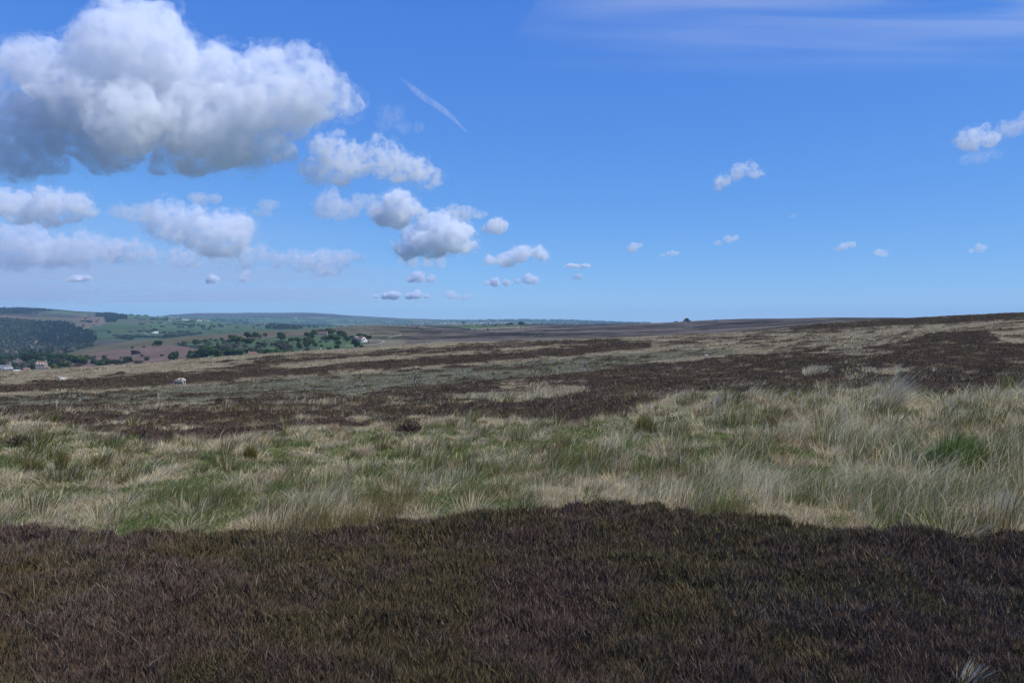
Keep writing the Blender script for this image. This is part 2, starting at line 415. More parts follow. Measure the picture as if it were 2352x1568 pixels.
fpaint(Zb((0,165),(300,150),(750,215),(750,265),(520,270),(500,330),(260,345),(240,215),(0,210)), WOODG)
fpaint(Zb((560,275),(1000,270),(1400,300),(1400,345),(600,350)), (0.085, 0.085, 0.055))
fpaint(Zb((1735,215),(1980,228),(1985,240),(1750,232)), STRAW)
fpaint(Zb((-450,530),(0,405),(300,352),(1000,340),(1700,360),(2700,320),(3400,300),(5500,340),(5500,450),(2800,620),(1700,740),(600,770),(60,830),(0,640)), FIELD)
fpaint(Zb((-450,520),(-40,410),(170,392),(170,405),(0,425),(-430,545)), (0.17, 0.16, 0.12))
fpaint(Zb((0,770),(600,760),(800,790),(300,860),(0,920),(-350,960)), (0.07, 0.065, 0.05))
fpaint(Za((800,830),(920,820),(900,950),(780,1000)), (0.17, 0.13, 0.085))
fpaint([(-160,322.5),(0,321),(3,319),(18,320.3),(40,322.5),(66,322.8),(75,326),(85,331),(96,334),(97,339),(88,345),(62,353),(-160,354)], (0.028, 0.045, 0.026))
fpaint(Za((805,840),(915,815),(900,950),(780,1000)), (0.17, 0.13, 0.085))
_layer[0] = NEARER
fpaint([(370,300),(1190,300),(1190,400),(370,400)], MOOR)
# the spur in front of the fields, its bracken shoulder and the farm's pasture
fpaint([(55,354.2),(85,348.2),(127,341.2),(170,337.6),(200,335.2),(223,333.2),(261,330.6),(304,329.2),(333,328.2),(366,325.2),(400,323),(400,345),(360,352),(190,362),(60,372)], OLIVE)
fpaint([(40,362),(85,353.4),(110,349.6),(140,347.0),(166,344.7),(190,346.0),(199,350),(199,362),(60,374)], PINK)
fpaint(Z2((480,345),(900,305),(1350,283),(1350,305),(980,330),(560,352)), PINK)
fpaint(Z2((-40,395),(60,392),(200,365),(330,360),(560,350),(870,345),(1100,318),(1350,308),(1500,290),(1800,330),(1900,370),(1990,395),(1950,432),(1840,455),(1480,505),(1250,540),(1000,570),(240,560),(250,440),(0,425)), FIELD)
fpaint(Z2((1340,512),(1480,506),(1840,458),(1600,488)), (0.072, 0.118, 0.045))
fpaint([(-160,354),(60,356),(62,374),(-160,380)], (0.05, 0.075, 0.04))
fpaint(Z2((1670,245),(2000,214),(2352,210),(2352,260),(2000,290),(1700,280)), (0.098, 0.088, 0.058))
fpaint(Zc((-700,285),(0,235),(480,224),(1200,228),(2050,233),(1500,268),(900,288),(480,328),(0,288)), (0.080, 0.118, 0.048))
fpaint(Zc((480,330),(900,290),(1500,270),(2300,236),(2300,250),(1600,300),(600,350)), (0.15, 0.135, 0.095))
fpaint(Zc((-200,410),(600,372),(1400,345),(2400,330),(2400,340),(1400,356),(600,384),(-200,428)), (0.17, 0.15, 0.105))
fpaint(Z3((350,375),(600,350),(850,310),(560,300),(300,330),(200,340),(100,370)), (0.10, 0.098, 0.07))
_layer[0] = FAR
for _p in (((-1500,190),(0,160),(850,200),(600,215)), ((480,175),(850,165),(1400,160),(1400,182),(900,190),(480,215)), ((940,195),(1180,190),(1180,212),(950,215)), ((1740,186),(2120,178),(2120,190),(1740,198))):
    fpaint(Zc(*_p), (0.25, 0.22, 0.14))
fpaint([(-160,315),(-160,330),(0,321)], FIELD)

def far_colour(x, y, z, rho):
    u, Y, th, _ = view_uy(x, y)
    v = VH - F * z / np.maximum(Y, 1)
    v = v + (fbm2(x / 60, y / 60, 61, 3) - .5) * 1.0 * (Y < 4000)
    iu = np.clip((u + 160).astype(int), 0, 1349); iv = np.clip(((v - 300) * 4).astype(int), 0, 399)
    gate = np.interp(u, [-160, 55, 100, 300, 375, 450, 550, 650, 1200], [1420, 1420, 1580, 1650, 1900, 2250, 2350, 2200, 2200])
    u2 = u + (fbm2(x / 140, y / 140, 63, 3) - .5) * 70 * (np.abs(u - 370) < 60)
    iu2 = np.clip((u2 + 160).astype(int), 0, 1349)
    c = np.where((Y > gate)[:, None], FAR[iv, iu], NEARER[iv, iu2]).copy()
    # patchwork of enclosed fields on the dale sides
    green = (c[:, 1] > c[:, 0] * 1.3) & (Y > 1900)
    ca, sa = math.cos(0.35), math.sin(0.35)
    gx = (x * ca + y * sa) / 210 + noise2(x / 400, y / 400, 71) * 1.2; gy = (-x * sa + y * ca) / 330 + noise2(x / 400, y / 400, 72) * 1.2
    hsh = _h2(np.floor(gx).astype(np.int64), np.floor(gy).astype(np.int64), 9)
    h2 = _h2(np.floor(gx).astype(np.int64), np.floor(gy).astype(np.int64), 19)
    k = np.where(green, 0.78 + 0.5 * hsh, 1.0)
    c = c * k[:, None]
    # far fields: some pale, some scrubby
    far = green & (Y > 4600)
    c[far & (h2 > 0.88)] = (0.17, 0.16, 0.09)
    c[far & (h2 < 0.30)] = (0.034, 0.055, 0.03)
    edge = green & ((np.minimum(gx % 1, gy % 1) < 0.035) | ((Y > 4600) & (np.minimum(gx % 1, gy % 1) < 0.08)))
    c[edge] = (0.03, 0.045, 0.025)
    # streaky heather and grass on the open moor
    moor = (~green) & (u2 > 350)
    st = fbm2(x / 95, y / 60, 81, 5, 0.62); s2 = fbm2(x / 40, y / 22, 83, 4, 0.62)
    c = np.where(moor[:, None], c * (0.40 + 1.15 * smooth01(0.32, 0.68, st))[:, None], c)
    pale = moor & (s2 > 0.58) & (st > 0.46)
    c[pale] = c[pale] * 0.3 + np.array((0.16, 0.14, 0.095)) * 0.7
    gr = moor & (st < 0.42)
    c[gr] = c[gr] * np.array((0.92, 1.0, 0.86))
    rest = (~green) & (u2 <= 350)
    c = np.where(rest[:, None], c * (0.62 + 0.76 * fbm2(x / 34, y / 34, 85, 5, 0.62))[:, None], c)
    return c

# pale straw, living green, moss and heather floor
def green_at(x, y, G):
    """where living grass shows through the dead: small patches gathered in wider drifts"""
    return smooth01(0.40, 0.60, fbm2(x / 0.42, y / 0.62, 93, 4, .6) * 0.66 + fbm2(x / 2.4, y / 2.4, 113, 3) * 0.34 + (G - 0.5) * 0.75)
def near_colour(x, y, H, G, B, rho):
    n1 = fbm2(x / 0.35, y / 0.35, 91, 4, 0.6); n2 = fbm2(x / 2.1, y / 2.1, 97, 4, 0.6); n3 = fbm2(x / 9, y / 9, 95, 3)
    straw = np.array((0.215, 0.180, 0.115)); green = np.array((0.080, 0.120, 0.036)); olive = np.array((0.135, 0.128, 0.060)); moss = np.array((0.115, 0.122, 0.078)); brown = np.array((0.12, 0.085, 0.055))
    g = green_at(x, y, G)[:, None]
    c = straw * (0.72 + 0.5 * n1)[:, None] * (0.8 + 0.4 * n3)[:, None]
    bt = 0.55 * smooth01(0.52, 0.68, n2)[:, None]
    c = c * (1 - bt) + brown * bt
    c = c * (1 - g) + (green * (1 - n1)[:, None] + olive * n1[:, None]) * 1.15 * g
    c = c * (1 - 0.75 * B[:, None]) + moss * (0.35 + 0.9 * n2)[:, None] * 0.75 * B[:, None]
    hc = np.array((0.040, 0.030, 0.023)) * (0.75 + 0.5 * n1)[:, None] + np.array((0.010, 0.012, 0.001)) * smooth01(.5, .7, n2)[:, None]
    return c * (1 - H[:, None]) + hc * H[:, None]

# ------------------------------------------------------------------ the land: one sheet from underfoot to the farthest hills
def build_ground():
    th = np.concatenate([np.linspace(-math.pi, -0.70, 70, endpoint=False), np.linspace(-0.70, -0.595, 20, endpoint=False), np.linspace(-0.595, 0.595, 900),
                         np.linspace(0.70, 0.595, 20, endpoint=False)[::-1], np.linspace(math.pi, 0.70, 70, endpoint=False)[::-1]])
    th = np.unique(np.round(th, 7)); th[-1] = math.pi
    rho = np.exp(np.linspace(math.log(0.35), math.log(15500), 860))
    T, R = np.meshgrid(th[:-1] if abs(th[0] + math.pi) < 1e-5 else th, rho, indexing='ij')
    x, y = (R * np.sin(T)).ravel(), (R * np.cos(T)).ravel()
    r = R.ravel()
    z = land_z(x, y)
    c = np.zeros((len(x), 3))
    near = r < 420
    H, G, B, _ = plants_at(x[near], y[near])
    z[near] += H * mound(x[near], y[near], r[near])
    z[near] -= 0.045 * H * (r[near] < 9)
    nc = near_colour(x[near], y[near], H, G, B, r[near])
    fcol = far_colour(x, y, z, r)
    t = smooth01(300, 400, r)[:, None]
    c[:] = fcol
    c[near] = nc * (1 - t[near]) + fcol[near] * t[near]
    na, nr = T.shape
    i = np.arange(na)[:, None]; j = np.arange(nr - 1)[None, :]
    a = i * nr + j; b = ((i + 1) % na) * nr + j
    faces = np.stack([a, a + 1, b + 1, b], -1).reshape(-1, 4)
    m, n, l = new_mat("moor_ground")
    out = n.new("ShaderNodeOutputMaterial"); bs = n.new("ShaderNodeBsdfDiffuse"); at = n.new("ShaderNodeAttribute"); at.attribute_name = "Col"
    tc = n.new("ShaderNodeTexCoord"); n1 = n.new("ShaderNodeTexNoise"); n2 = n.new("ShaderNodeTexNoise")
    n1.inputs['Scale'].default_value = 0.22; n1.inputs['Detail'].default_value = 12; n1.inputs['Roughness'].default_value = 0.72
    n2.inputs['Scale'].default_value = 14; n2.inputs['Detail'].default_value = 5; n2.inputs['Roughness'].default_value = 0.7
    l.new(tc.outputs['Object'], n1.inputs['Vector']); l.new(tc.outputs['Object'], n2.inputs['Vector'])
    mr = n.new("ShaderNodeMapRange"); mr.inputs[1].default_value = 0.3; mr.inputs[2].default_value = 0.7; mr.inputs[3].default_value = 0.6; mr.inputs[4].default_value = 1.4
    l.new(n1.outputs[0], mr.inputs[0])
    mr2 = n.new("ShaderNodeMapRange"); mr2.inputs[1].default_value = 0.3; mr2.inputs[2].default_value = 0.7; mr2.inputs[3].default_value = 0.7; mr2.inputs[4].default_value = 1.3
    l.new(n2.outputs[0], mr2.inputs[0])
    mm = n.new("ShaderNodeMath"); mm.operation = 'MULTIPLY'; l.new(mr.outputs[0], mm.inputs[0]); l.new(mr2.outputs[0], mm.inputs[1])
    mx = n.new("ShaderNodeMix"); mx.data_type = 'RGBA'; mx.blend_type = 'MULTIPLY'; mx.inputs[0].default_value = 1
    l.new(at.outputs['Color'], mx.inputs[6]); l.new(mm.outputs[0], mx.inputs[7]); l.new(mx.outputs[2], bs.inputs[0])
    bp = n.new("ShaderNodeBump"); bp.inputs['Strength'].default_value = 0.6; bp.inputs['Distance'].default_value = 0.25
    l.new(n1.outputs[0], bp.inputs['Height']); l.new(bp.outputs[0], bs.inputs['Normal'])
    l.new(bs.outputs[0], out.inputs[0])
    v = np.stack([x, y, z + EYE], 1)
    o = mesh_obj("ground", v, faces, m, smooth=True, col=c)
    tag(o, "rolling open moorland falling to a green dale with far hills", "ground", kind="structure")
    return o
ground = build_ground()

# ------------------------------------------------------------------ haze lying over the land
def build_haze():
    x0, x1, y0, y1, z0, z1 = -16500, 16500, -16500, 16500, -330.0, 230.0
    v = [(x0,y0,z0),(x1,y0,z0),(x1,y1,z0),(x0,y1,z0),(x0,y0,z1),(x1,y0,z1),(x1,y1,z1),(x0,y1,z1)]
    f = [(3,2,1,0),(4,5,6,7),(0,1,5,4),(1,2,6,5),(2,3,7,6),(3,0,4,7)]
    m, n, l = new_mat("haze_air")
    out = n.new("ShaderNodeOutputMaterial"); pv = n.new("ShaderNodeVolumePrincipled")
    pv.inputs['Color'].default_value = (0.48, 0.76, 1.0, 1)
    pv.inputs['Density'].default_value = 6.4e-5
    pv.inputs['Anisotropy'].default_value = 0.0
    l.new(pv.outputs[0], out.inputs['Volume'])
    o = mesh_obj("haze", v, f, m)
    tag(o, kind="stuff")
build_haze()
# ------------------------------------------------------------------ clouds, each a body of vapour at its own height and distance
def ico(sub):
    import bmesh
    bm = bmesh.new(); bmesh.ops.create_icosphere(bm, subdivisions=sub, radius=1.0)
    v = np.array([p.co[:] for p in bm.verts]); f = np.array([[q.index for q in p.verts] for p in bm.faces]); bm.free()
    return v, f
ICO3 = ico(3)
def cloud_mat(name, density, scale, cut, soft, wisp=(1, 1, 1)):
    m, n, l = new_mat(name)
    out = n.new("ShaderNodeOutputMaterial"); sc = n.new("ShaderNodeVolumePrincipled")
    sc.inputs['Color'].default_value = (0.95, 0.97, 0.995, 1); sc.inputs['Anisotropy'].default_value = 0.1
    tc = n.new("ShaderNodeTexCoord"); mp = n.new("ShaderNodeMapping"); mp.inputs['Scale'].default_value = wisp
    nz = n.new("ShaderNodeTexNoise"); nz.inputs['Scale'].default_value = scale; nz.inputs['Detail'].default_value = 6; nz.inputs['Roughness'].default_value = 0.66
    l.new(tc.outputs['Object'], mp.inputs[0]); l.new(mp.outputs[0], nz.inputs['Vector'])
    mr = n.new("ShaderNodeMapRange"); mr.inputs[1].default_value = cut; mr.inputs[2].default_value = cut + soft; mr.inputs[3].default_value = 0.0; mr.inputs[4].default_value = density
    l.new(nz.outputs[0], mr.inputs[0]); l.new(mr.outputs[0], sc.inputs['Density']); l.new(sc.outputs[0], out.inputs['Volume'])
    m.cycles.volume_step_rate = 0.2
    return m
def make_cloud(blobs, base_v, label, dens=0.03, depth=1.0, rough=0.28, cut=0.36, soft=0.2, dist=None, flat=True, group="cumulus clouds", fringe=1.0):
    """blobs: (column, row, radius) of the cloud's lobes as seen; they get their true size at the cloud's distance."""
    D = dist or min(1000.0 * F / max(VH - base_v, 1), 33000.0)
    rng = np.random.default_rng(int(abs(blobs[0][0]) * 7 + base_v * 13))
    V, Fc, off = [], [], 0
    k = D / F
    for bx, by, br in blobs:
        for _ in range(3):
            j = rng.normal(0, 0.33, 3)
            dy = rng.uniform(-1, 1) * br * depth
            r = br * rng.uniform(0.52, 0.86)
            c = np.array(((bx - UC + j[0] * br) * k, D + dy * k, (VH - by + j[2] * br * 0.7) * k))
            V.append(ICO3[0] * r * k * np.array((1, 1, 0.86)) + c); Fc.append(ICO3[1] + off); off += len(ICO3[0])
    V = np.concatenate(V); Fc = np.concatenate(Fc)
    zb = (VH - base_v) * k
    if flat:
        low = V[:, 2] < zb
        V[low, 2] = zb + (V[low, 2] - zb) * 0.12
    ctr = np.array((V[:, 0].mean(), D, zb))
    V = V - ctr
    ext = V.max(0) - V.min(0)
    tmp = mesh_obj("cloud_build", V, Fc)
    md = tmp.modifiers.new("r", 'REMESH'); md.mode = 'VOXEL'; md.voxel_size = max(max(ext) / 130, 1.3 * k)
    dg = bpy.context.evaluated_depsgraph_get()
    me = bpy.data.meshes.new_from_object(tmp.evaluated_get(dg))
    bpy.data.objects.remove(tmp)
    nv = len(me.vertices); co = np.empty(nv * 3); me.vertices.foreach_get("co", co); co = co.reshape(-1, 3)
    no = np.empty(nv * 3); me.vertices.foreach_get("normal", no); no = no.reshape(-1, 3)
    mr = np.median([b[2] for b in blobs]) * k
    d = 0
    for o_, (f, a) in enumerate(((1.1, 1.0), (2.3, 0.6), (4.7, 0.36), (9.5, 0.2))):
        d = d + a * (1 - 2 * np.abs(noise3(co / mr * f + 31.7 * o_, 3 + o_) * 2 - 1))
    up = 0.35 + 0.65 * smooth01(-0.6, 0.2, no[:, 2])
    co = co + no * (d * mr * rough * up)[:, None]
    me.vertices.foreach_set("co", co.ravel()); me.update()
    tmp = bpy.data.objects.new("cloud_build", me); COL.objects.link(tmp)
    md = tmp.modifiers.new("r", 'REMESH'); md.mode = 'VOXEL'; md.voxel_size = max(max(ext) / 170, 0.9 * k)
    me = bpy.data.meshes.new_from_object(tmp.evaluated_get(bpy.context.evaluated_depsgraph_get()))
    bpy.data.objects.remove(tmp)
    me.polygons.foreach_set("use_smooth", np.ones(len(me.polygons), dtype=bool))
    me.name = "cloud"
    o = bpy.data.objects.new("cloud", me); COL.objects.link(o)
    o.location = tuple(ctr + np.array((0, 0, EYE)))
    me.materials.append(cloud_mat("cloud_vapour", dens * 400.0 / max(mr, 60), 1.5 / mr, cut + 0.09, soft * 0.5))
    if fringe:
        # torn, thinning vapour round the body of the cloud
        fm = me.copy(); fm.name = "fringe"; nv = len(fm.vertices)
        co = np.empty(nv * 3); fm.vertices.foreach_get("co", co); co = co.reshape(-1, 3)
        no = np.empty(nv * 3); fm.vertices.foreach_get("normal", no); no = no.reshape(-1, 3)
        d = 0.16 + 0.55 * (noise3(co / mr * 1.3 + 9, 8) - .35) + 0.30 * (noise3(co / mr * 3.1 + 3, 9) - .5)
        co += no * (np.clip(d, 0.03, 0.8) * mr * fringe)[:, None]
        fm.vertices.foreach_set("co", co.ravel()); fm.update()
        t2 = bpy.data.objects.new("cloud_build", fm); COL.objects.link(t2)
        md = t2.modifiers.new("r", 'REMESH'); md.mode = 'VOXEL'; md.voxel_size = max(max(ext) / 110, 1.4 * k)
        fm = bpy.data.meshes.new_from_object(t2.evaluated_get(bpy.context.evaluated_depsgraph_get())); bpy.data.objects.remove(t2)
        fm.name = "fringe"; fm.materials.clear(); fm.materials.append(cloud_mat("fringe_vapour", dens * 130.0 / max(mr, 60), 2.2 / mr, 0.50, 0.2))
        fo = bpy.data.objects.new("fringe", fm); COL.objects.link(fo); fo.parent = o
    tag(o, label, "cloud", group)
    return o
def s235(*b): return [(x * S, y * S, r * S) for x, y, r in b]
make_cloud(s235((312,50,46),(350,80,62),(405,105,48),(330,140,85),(250,150,55),(330,190,110),(250,180,90),(150,165,70),(90,180,62),(60,150,30),(430,180,80),(470,150,35),(540,190,62),(620,180,50),(705,165,36),(650,200,50),(755,205,40),(785,200,24),(780,235,30),(720,230,50),(200,260,110),(320,280,110),(450,280,110),(590,260,90),(690,250,60),(100,260,70),
    (120,330,40),(180,350,42),(230,355,45),(300,360,40),(380,365,38),(470,375,34),(560,350,45),(635,345,30),(160,300,60),(520,320,60),(440,392,14)),
    176, "huge white cumulus cloud with a tall tower and flat grey base", dens=0.0050, depth=0.9, rough=0.42, cut=0.34, soft=0.34)
make_cloud(s235((0,235,48),(25,285,62),(60,335,50),(10,350,55),(85,375,30),(120,395,18),(-40,300,70),(40,395,22)), 178, "grey white cumulus cloud cut by the left edge, below the huge one", dens=0.0028, rough=0.44)
make_cloud(s235((765,358,42),(725,395,28),(790,390,34),(835,378,38),(880,385,36),(925,390,36),(960,400,30),(985,412,18),(880,345,18)), 186.5, "ragged grey cumulus right below the huge cloud's tail", dens=0.0036, rough=0.46, cut=0.38)
make_cloud(s235((905,478,38),(885,495,26),(935,492,26),(962,488,16),(915,505,26)), 226, "small bright round cumulus above the plump one", dens=0.0055, rough=0.44)
make_cloud(s235((770,478,34),(735,485,20),(810,480,24),(845,470,22),(862,486,14)), 218, "faint grey cloud left of the small bright round cumulus", dens=0.0022, rough=0.5, cut=0.28, soft=0.75, fringe=0)
make_cloud(s235((1003,525,34),(960,555,32),(1040,550,32),(1005,565,36),(930,575,20),(1065,560,18),(985,520,16)), 256.5, "plump white cumulus with shaded base in the middle of the sky", dens=0.0075, rough=0.46)
make_cloud(s235((1070,492,20),(1045,488,14),(1098,494,12)), 219, "thin grey puff just above the plump cumulus", dens=0.0024, rough=0.5, cut=0.28, soft=0.75, fringe=0)
make_cloud(s235((1134,520,22),(1152,518,12),(1118,526,10)), 234, "small grey puff right of the plump cumulus", dens=0.0045, rough=0.5, cut=0.4)
make_cloud(s235((1200,590,24),(1160,597,18),(1235,582,18),(1130,602,10),(1250,590,10)), 265, "flat grey cloud right of and below the plump cumulus", dens=0.004, rough=0.46)
make_cloud(s235((60,478,40),(120,478,40),(165,485,28),(190,478,18),(15,470,34),(100,500,26),(140,460,18)), 225, "broad grey cumulus near the left edge under the big clouds", dens=0.0036, rough=0.46)
make_cloud(s235((390,505,38),(362,515,24),(440,525,34),(500,535,42),(540,550,34),(470,560,34),(520,575,28),(420,545,28),(548,525,20)), 256, "twin headed grey cumulus over the far valley", dens=0.0040, rough=0.46)
make_cloud(s235((30,560,36),(90,570,40),(150,575,36),(215,575,36),(250,585,26),(10,590,36),(-30,575,40),(110,595,30),(190,600,22)), 267, "long grey bank of cloud low on the left", dens=0.0030, rough=0.46)
make_cloud(s235((310,580,30),(350,588,26),(400,590,26),(450,592,24),(280,590,20),(560,588,22),(600,590,22),(510,598,18)), 268, "broken grey cloud line joining the bank to the middle", dens=0.0026, rough=0.5, cut=0.4)
make_cloud(s235((680,598,22),(720,600,26),(760,602,26),(800,596,20),(825,592,10),(740,622,16),(770,625,14),(640,600,16)), 275, "flat grey cloud shelf low in the middle left", dens=0.0026, rough=0.5, cut=0.4)
make_cloud(s235((290,493,20),(330,497,22),(262,490,10)), 222, "pale wisp between the broad cumulus and the twin headed one", dens=0.0018, rough=0.5, cut=0.28, soft=0.75, fringe=0)
make_cloud(s235((460,458,18),(440,455,12),(490,462,14)), 206, "thin grey wisp under the huge cloud's base", dens=0.0022, rough=0.5, cut=0.28, soft=0.75, fringe=0)
make_cloud(s235((610,480,16),(630,472,14),(595,490,8)), 215, "faint torn wisp below the huge cloud's right end", dens=0.0016, rough=0.5, cut=0.28, soft=0.75, fringe=0)
make_cloud(s235((900,270,22),(880,285,18),(930,295,16),(960,298,10)), 136, "faint dissolving wisp right of the huge cloud", dens=0.0007, rough=0.5, cut=0.28, soft=0.75, fringe=0)
make_cloud(s235((200,72,20),(215,92,16),(190,60,10)), 46, "small torn wisp beside the huge cloud's tower", dens=0.0010, rough=0.5, cut=0.28, soft=0.75, fringe=0, flat=False)
make_cloud(s235((180,640,12),(160,643,8),(200,640,9)), 281, "low bright sliver of cloud at the left", dens=0.007)
make_cloud(s235((488,642,12),(500,645,8),(478,644,7)), 283.5, "tiny puff low over the left hills", dens=0.005)
make_cloud(s235((563,637,11),(567,628,7)), 283, "tiny upright puff right of the other low puff", dens=0.005)
make_cloud(s235((968,636,18),(945,642,10),(990,640,12)), 281.5, "small grey cloud beneath the plump cumulus", dens=0.005)
make_cloud(s235((950,602,14),(980,604,16),(1010,603,12),(925,600,8)), 266.5, "thin dark strip directly under the plump cumulus", dens=0.003, rough=0.5, cut=0.28, soft=0.75, fringe=0)
make_cloud(s235((1215,640,15),(1190,645,8),(1232,642,8)), 284, "small grey oval cloud low right of the middle", dens=0.0036)
make_cloud(s235((1140,648,12),(1165,650,9),(1115,649,7)), 285.5, "thin grey strip left of the small oval cloud", dens=0.007)
make_cloud(s235((905,676,14),(885,680,9),(960,675,12),(940,680,9),(865,681,6),(980,681,6)), 298.5, "twin bright white clouds lowest above the horizon", dens=0.014)
make_cloud(s235((1030,680,12),(1070,683,10),(1050,684,8)), 299, "faint white strip right of the twin bright clouds", dens=0.004, rough=0.5, cut=0.28, soft=0.75, fringe=0)
make_cloud(s235((1690,400,20),(1660,418,17),(1720,390,16),(1648,430,8),(1732,400,10)), 191, "lone grey white cloud tilted up, right of the middle", dens=0.00198, rough=0.42, flat=False)
make_cloud(s235((2238,322,26),(2215,330,16),(2270,318,18),(2262,300,10)), 150, "white puff near the right edge", dens=0.00255, rough=0.45)
make_cloud(s235((2325,298,22),(2352,290,22),(2300,308,10)), 139, "pale cloud cut by the right edge", dens=0.0018, rough=0.5, cut=0.28, soft=0.75, fringe=0)
make_cloud(s235((2250,362,20),(2285,352,12),(2225,368,12)), 165, "dim grey wisp under the white puff at the right", dens=0.0008, rough=0.5, cut=0.28, soft=0.75, fringe=0)
make_cloud(s235((1457,567,13),(1445,572,8),(1470,564,8)), 251.5, "leftmost of the small clouds low over the moor", dens=0.00216)
make_cloud(s235((1540,583,11),(1525,585,7),(1556,582,7)), 256.5, "second small cloud from the left low over the moor", dens=0.00216)
make_cloud(s235((1672,548,12),(1650,558,8),(1690,545,8)), 245.5, "small ragged cloud, highest of the low ones over the moor", dens=0.00198, flat=False)
make_cloud(s235((1945,566,14),(1925,571,8),(1962,562,9)), 251, "small grey cloud low over the right-hand moor", dens=0.00234)
make_cloud(s235((2014,581,9),(2024,583,9),(2035,584,8)), 256, "tiny cloud scrap right of the small grey cloud", dens=0.00234, rough=0.5, cut=0.28, soft=0.75, fringe=0)
make_cloud(s235((2250,571,11),(2230,576,7),(2265,569,6)), 252.5, "small thin cloud near the right end of the low row", dens=0.00180)
make_cloud(s235((1328,635,9),(1318,638,6),(1340,636,5)), 279, "tiny flat cloud just right of centre near the horizon", dens=0.00270)
make_cloud(s235((1300,609,6),(1311,609,6),(1321,610,7),(1332,610,7),(1343,610,6),(1352,611,6)), 268, "thin dark streak of cloud above the tiny flat one", dens=0.006)
make_cloud(s235((1825,495,7),(1815,498,5)), 218, "lone tiny scrap of cloud in the clear right-hand sky", dens=0.00113, rough=0.5, cut=0.28, soft=0.75, fringe=0)

def veil(name, u0, u1, v0, v1, alt, thick, dens, stretch, cut, soft, label, skew=0.0, cat="cloud", seed=0.0, grp="high thin clouds", falloff=2.0):
    """a thin sheet of high ice cloud with real depth, at its own height above the land"""
    V = []
    for v, u in ((v0, u0 + skew), (v0, u1 + skew), (v1, u1), (v1, u0)):
        D = alt * F / (VH - v)
        V.append(((u - UC) / F * D, D, alt))
    ctr = np.mean(np.array(V), axis=0)
    n = 4
    pts = [np.array(p) - ctr for p in V]
    verts = pts + [p + np.array((0, 0, thick)) for p in pts]
    m, nd, l = new_mat("ice_cloud")
    out = nd.new("ShaderNodeOutputMaterial"); sc = nd.new("ShaderNodeVolumeScatter"); sc.inputs['Color'].default_value = (.99, .99, 1, 1); sc.inputs['Anisotropy'].default_value = 0.2
    tc = nd.new("ShaderNodeTexCoord"); mp = nd.new("ShaderNodeMapping"); mp.inputs['Scale'].default_value = stretch; mp.inputs['Location'].default_value = (seed, seed * .7, 0); mp.inputs['Rotation'].default_value = (0, 0, math.radians(-16))
    nz = nd.new("ShaderNodeTexNoise"); nz.inputs['Scale'].default_value = 1.0; nz.inputs['Detail'].default_value = 4; nz.inputs['Roughness'].default_value = .55; nz.inputs['Distortion'].default_value = .5
    l.new(tc.outputs['Object'], mp.inputs[0]); l.new(mp.outputs[0], nz.inputs[0])
    mr = nd.new("ShaderNodeMapRange"); mr.inputs[1].default_value = cut; mr.inputs[2].default_value = cut + soft; mr.inputs[4].default_value = dens
    l.new(nz.outputs[0], mr.inputs[0])
    # thins out towards the edges of the sheet
    gen = nd.new("ShaderNodeSeparateXYZ"); l.new(tc.outputs['Generated'], gen.inputs[0])
    val = mr.outputs[0]
    for i in (0, 1):
        a = nd.new("ShaderNodeMath"); a.operation = 'SUBTRACT'; a.inputs[0].default_value = 1.0; l.new(gen.outputs[i], a.inputs[1])
        b = nd.new("ShaderNodeMath"); b.operation = 'MULTIPLY'; l.new(gen.outputs[i], b.inputs[0]); l.new(a.outputs[0], b.inputs[1])
        c = nd.new("ShaderNodeMapRange"); c.inputs[1].default_value = 0.0; c.inputs[2].default_value = 0.22 if i == 0 else 0.08; c.interpolation_type = 'SMOOTHSTEP'; l.new(b.outputs[0], c.inputs[0])
        d = nd.new("ShaderNodeMath"); d.operation = 'MULTIPLY'; l.new(val, d.inputs[0]); l.new(c.outputs[0], d.inputs[1]); val = d.outputs[0]
        if i:      # and more and more towards its far edge
            fa = nd.new("ShaderNodeMath"); fa.operation = 'POWER'; fa.use_clamp = True; fa.inputs[1].default_value = falloff; l.new(a.outputs[0], fa.inputs[0])
            fm = nd.new("ShaderNodeMath"); fm.operation = 'MULTIPLY'; l.new(val, fm.inputs[0]); l.new(fa.outputs[0], fm.inputs[1]); val = fm.outputs[0]
    l.new(val, sc.inputs['Density']); l.new(sc.outputs[0], out.inputs['Volume'])
    m.cycles.volume_step_rate = 0.15
    o = mesh_obj(name, np.array(verts), [(3,2,1,0),(4,5,6,7),(0,1,5,4),(1,2,6,5),(2,3,7,6),(3,0,4,7)], m)
    o.location = tuple(ctr + np.array((0, 0, EYE)))
    tag(o, label, cat, grp)
veil("cirrus_cloud", 480, 1250, -90, 92, 7000, 350, 0.0030, (1/9000, 1/1300, 1/600), 0.38, 0.3, "wide pale veil of high streaky cloud across the upper right", 120, seed=3.1)
veil("cirrus_cloud", -150, 500, 150, 312, 1500, 250, 0.0020, (1/14000, 1/5000, 1/800), 0.3, 0.35, "thin milky veil behind the low clouds on the left", 0, seed=8.4, falloff=4.0)
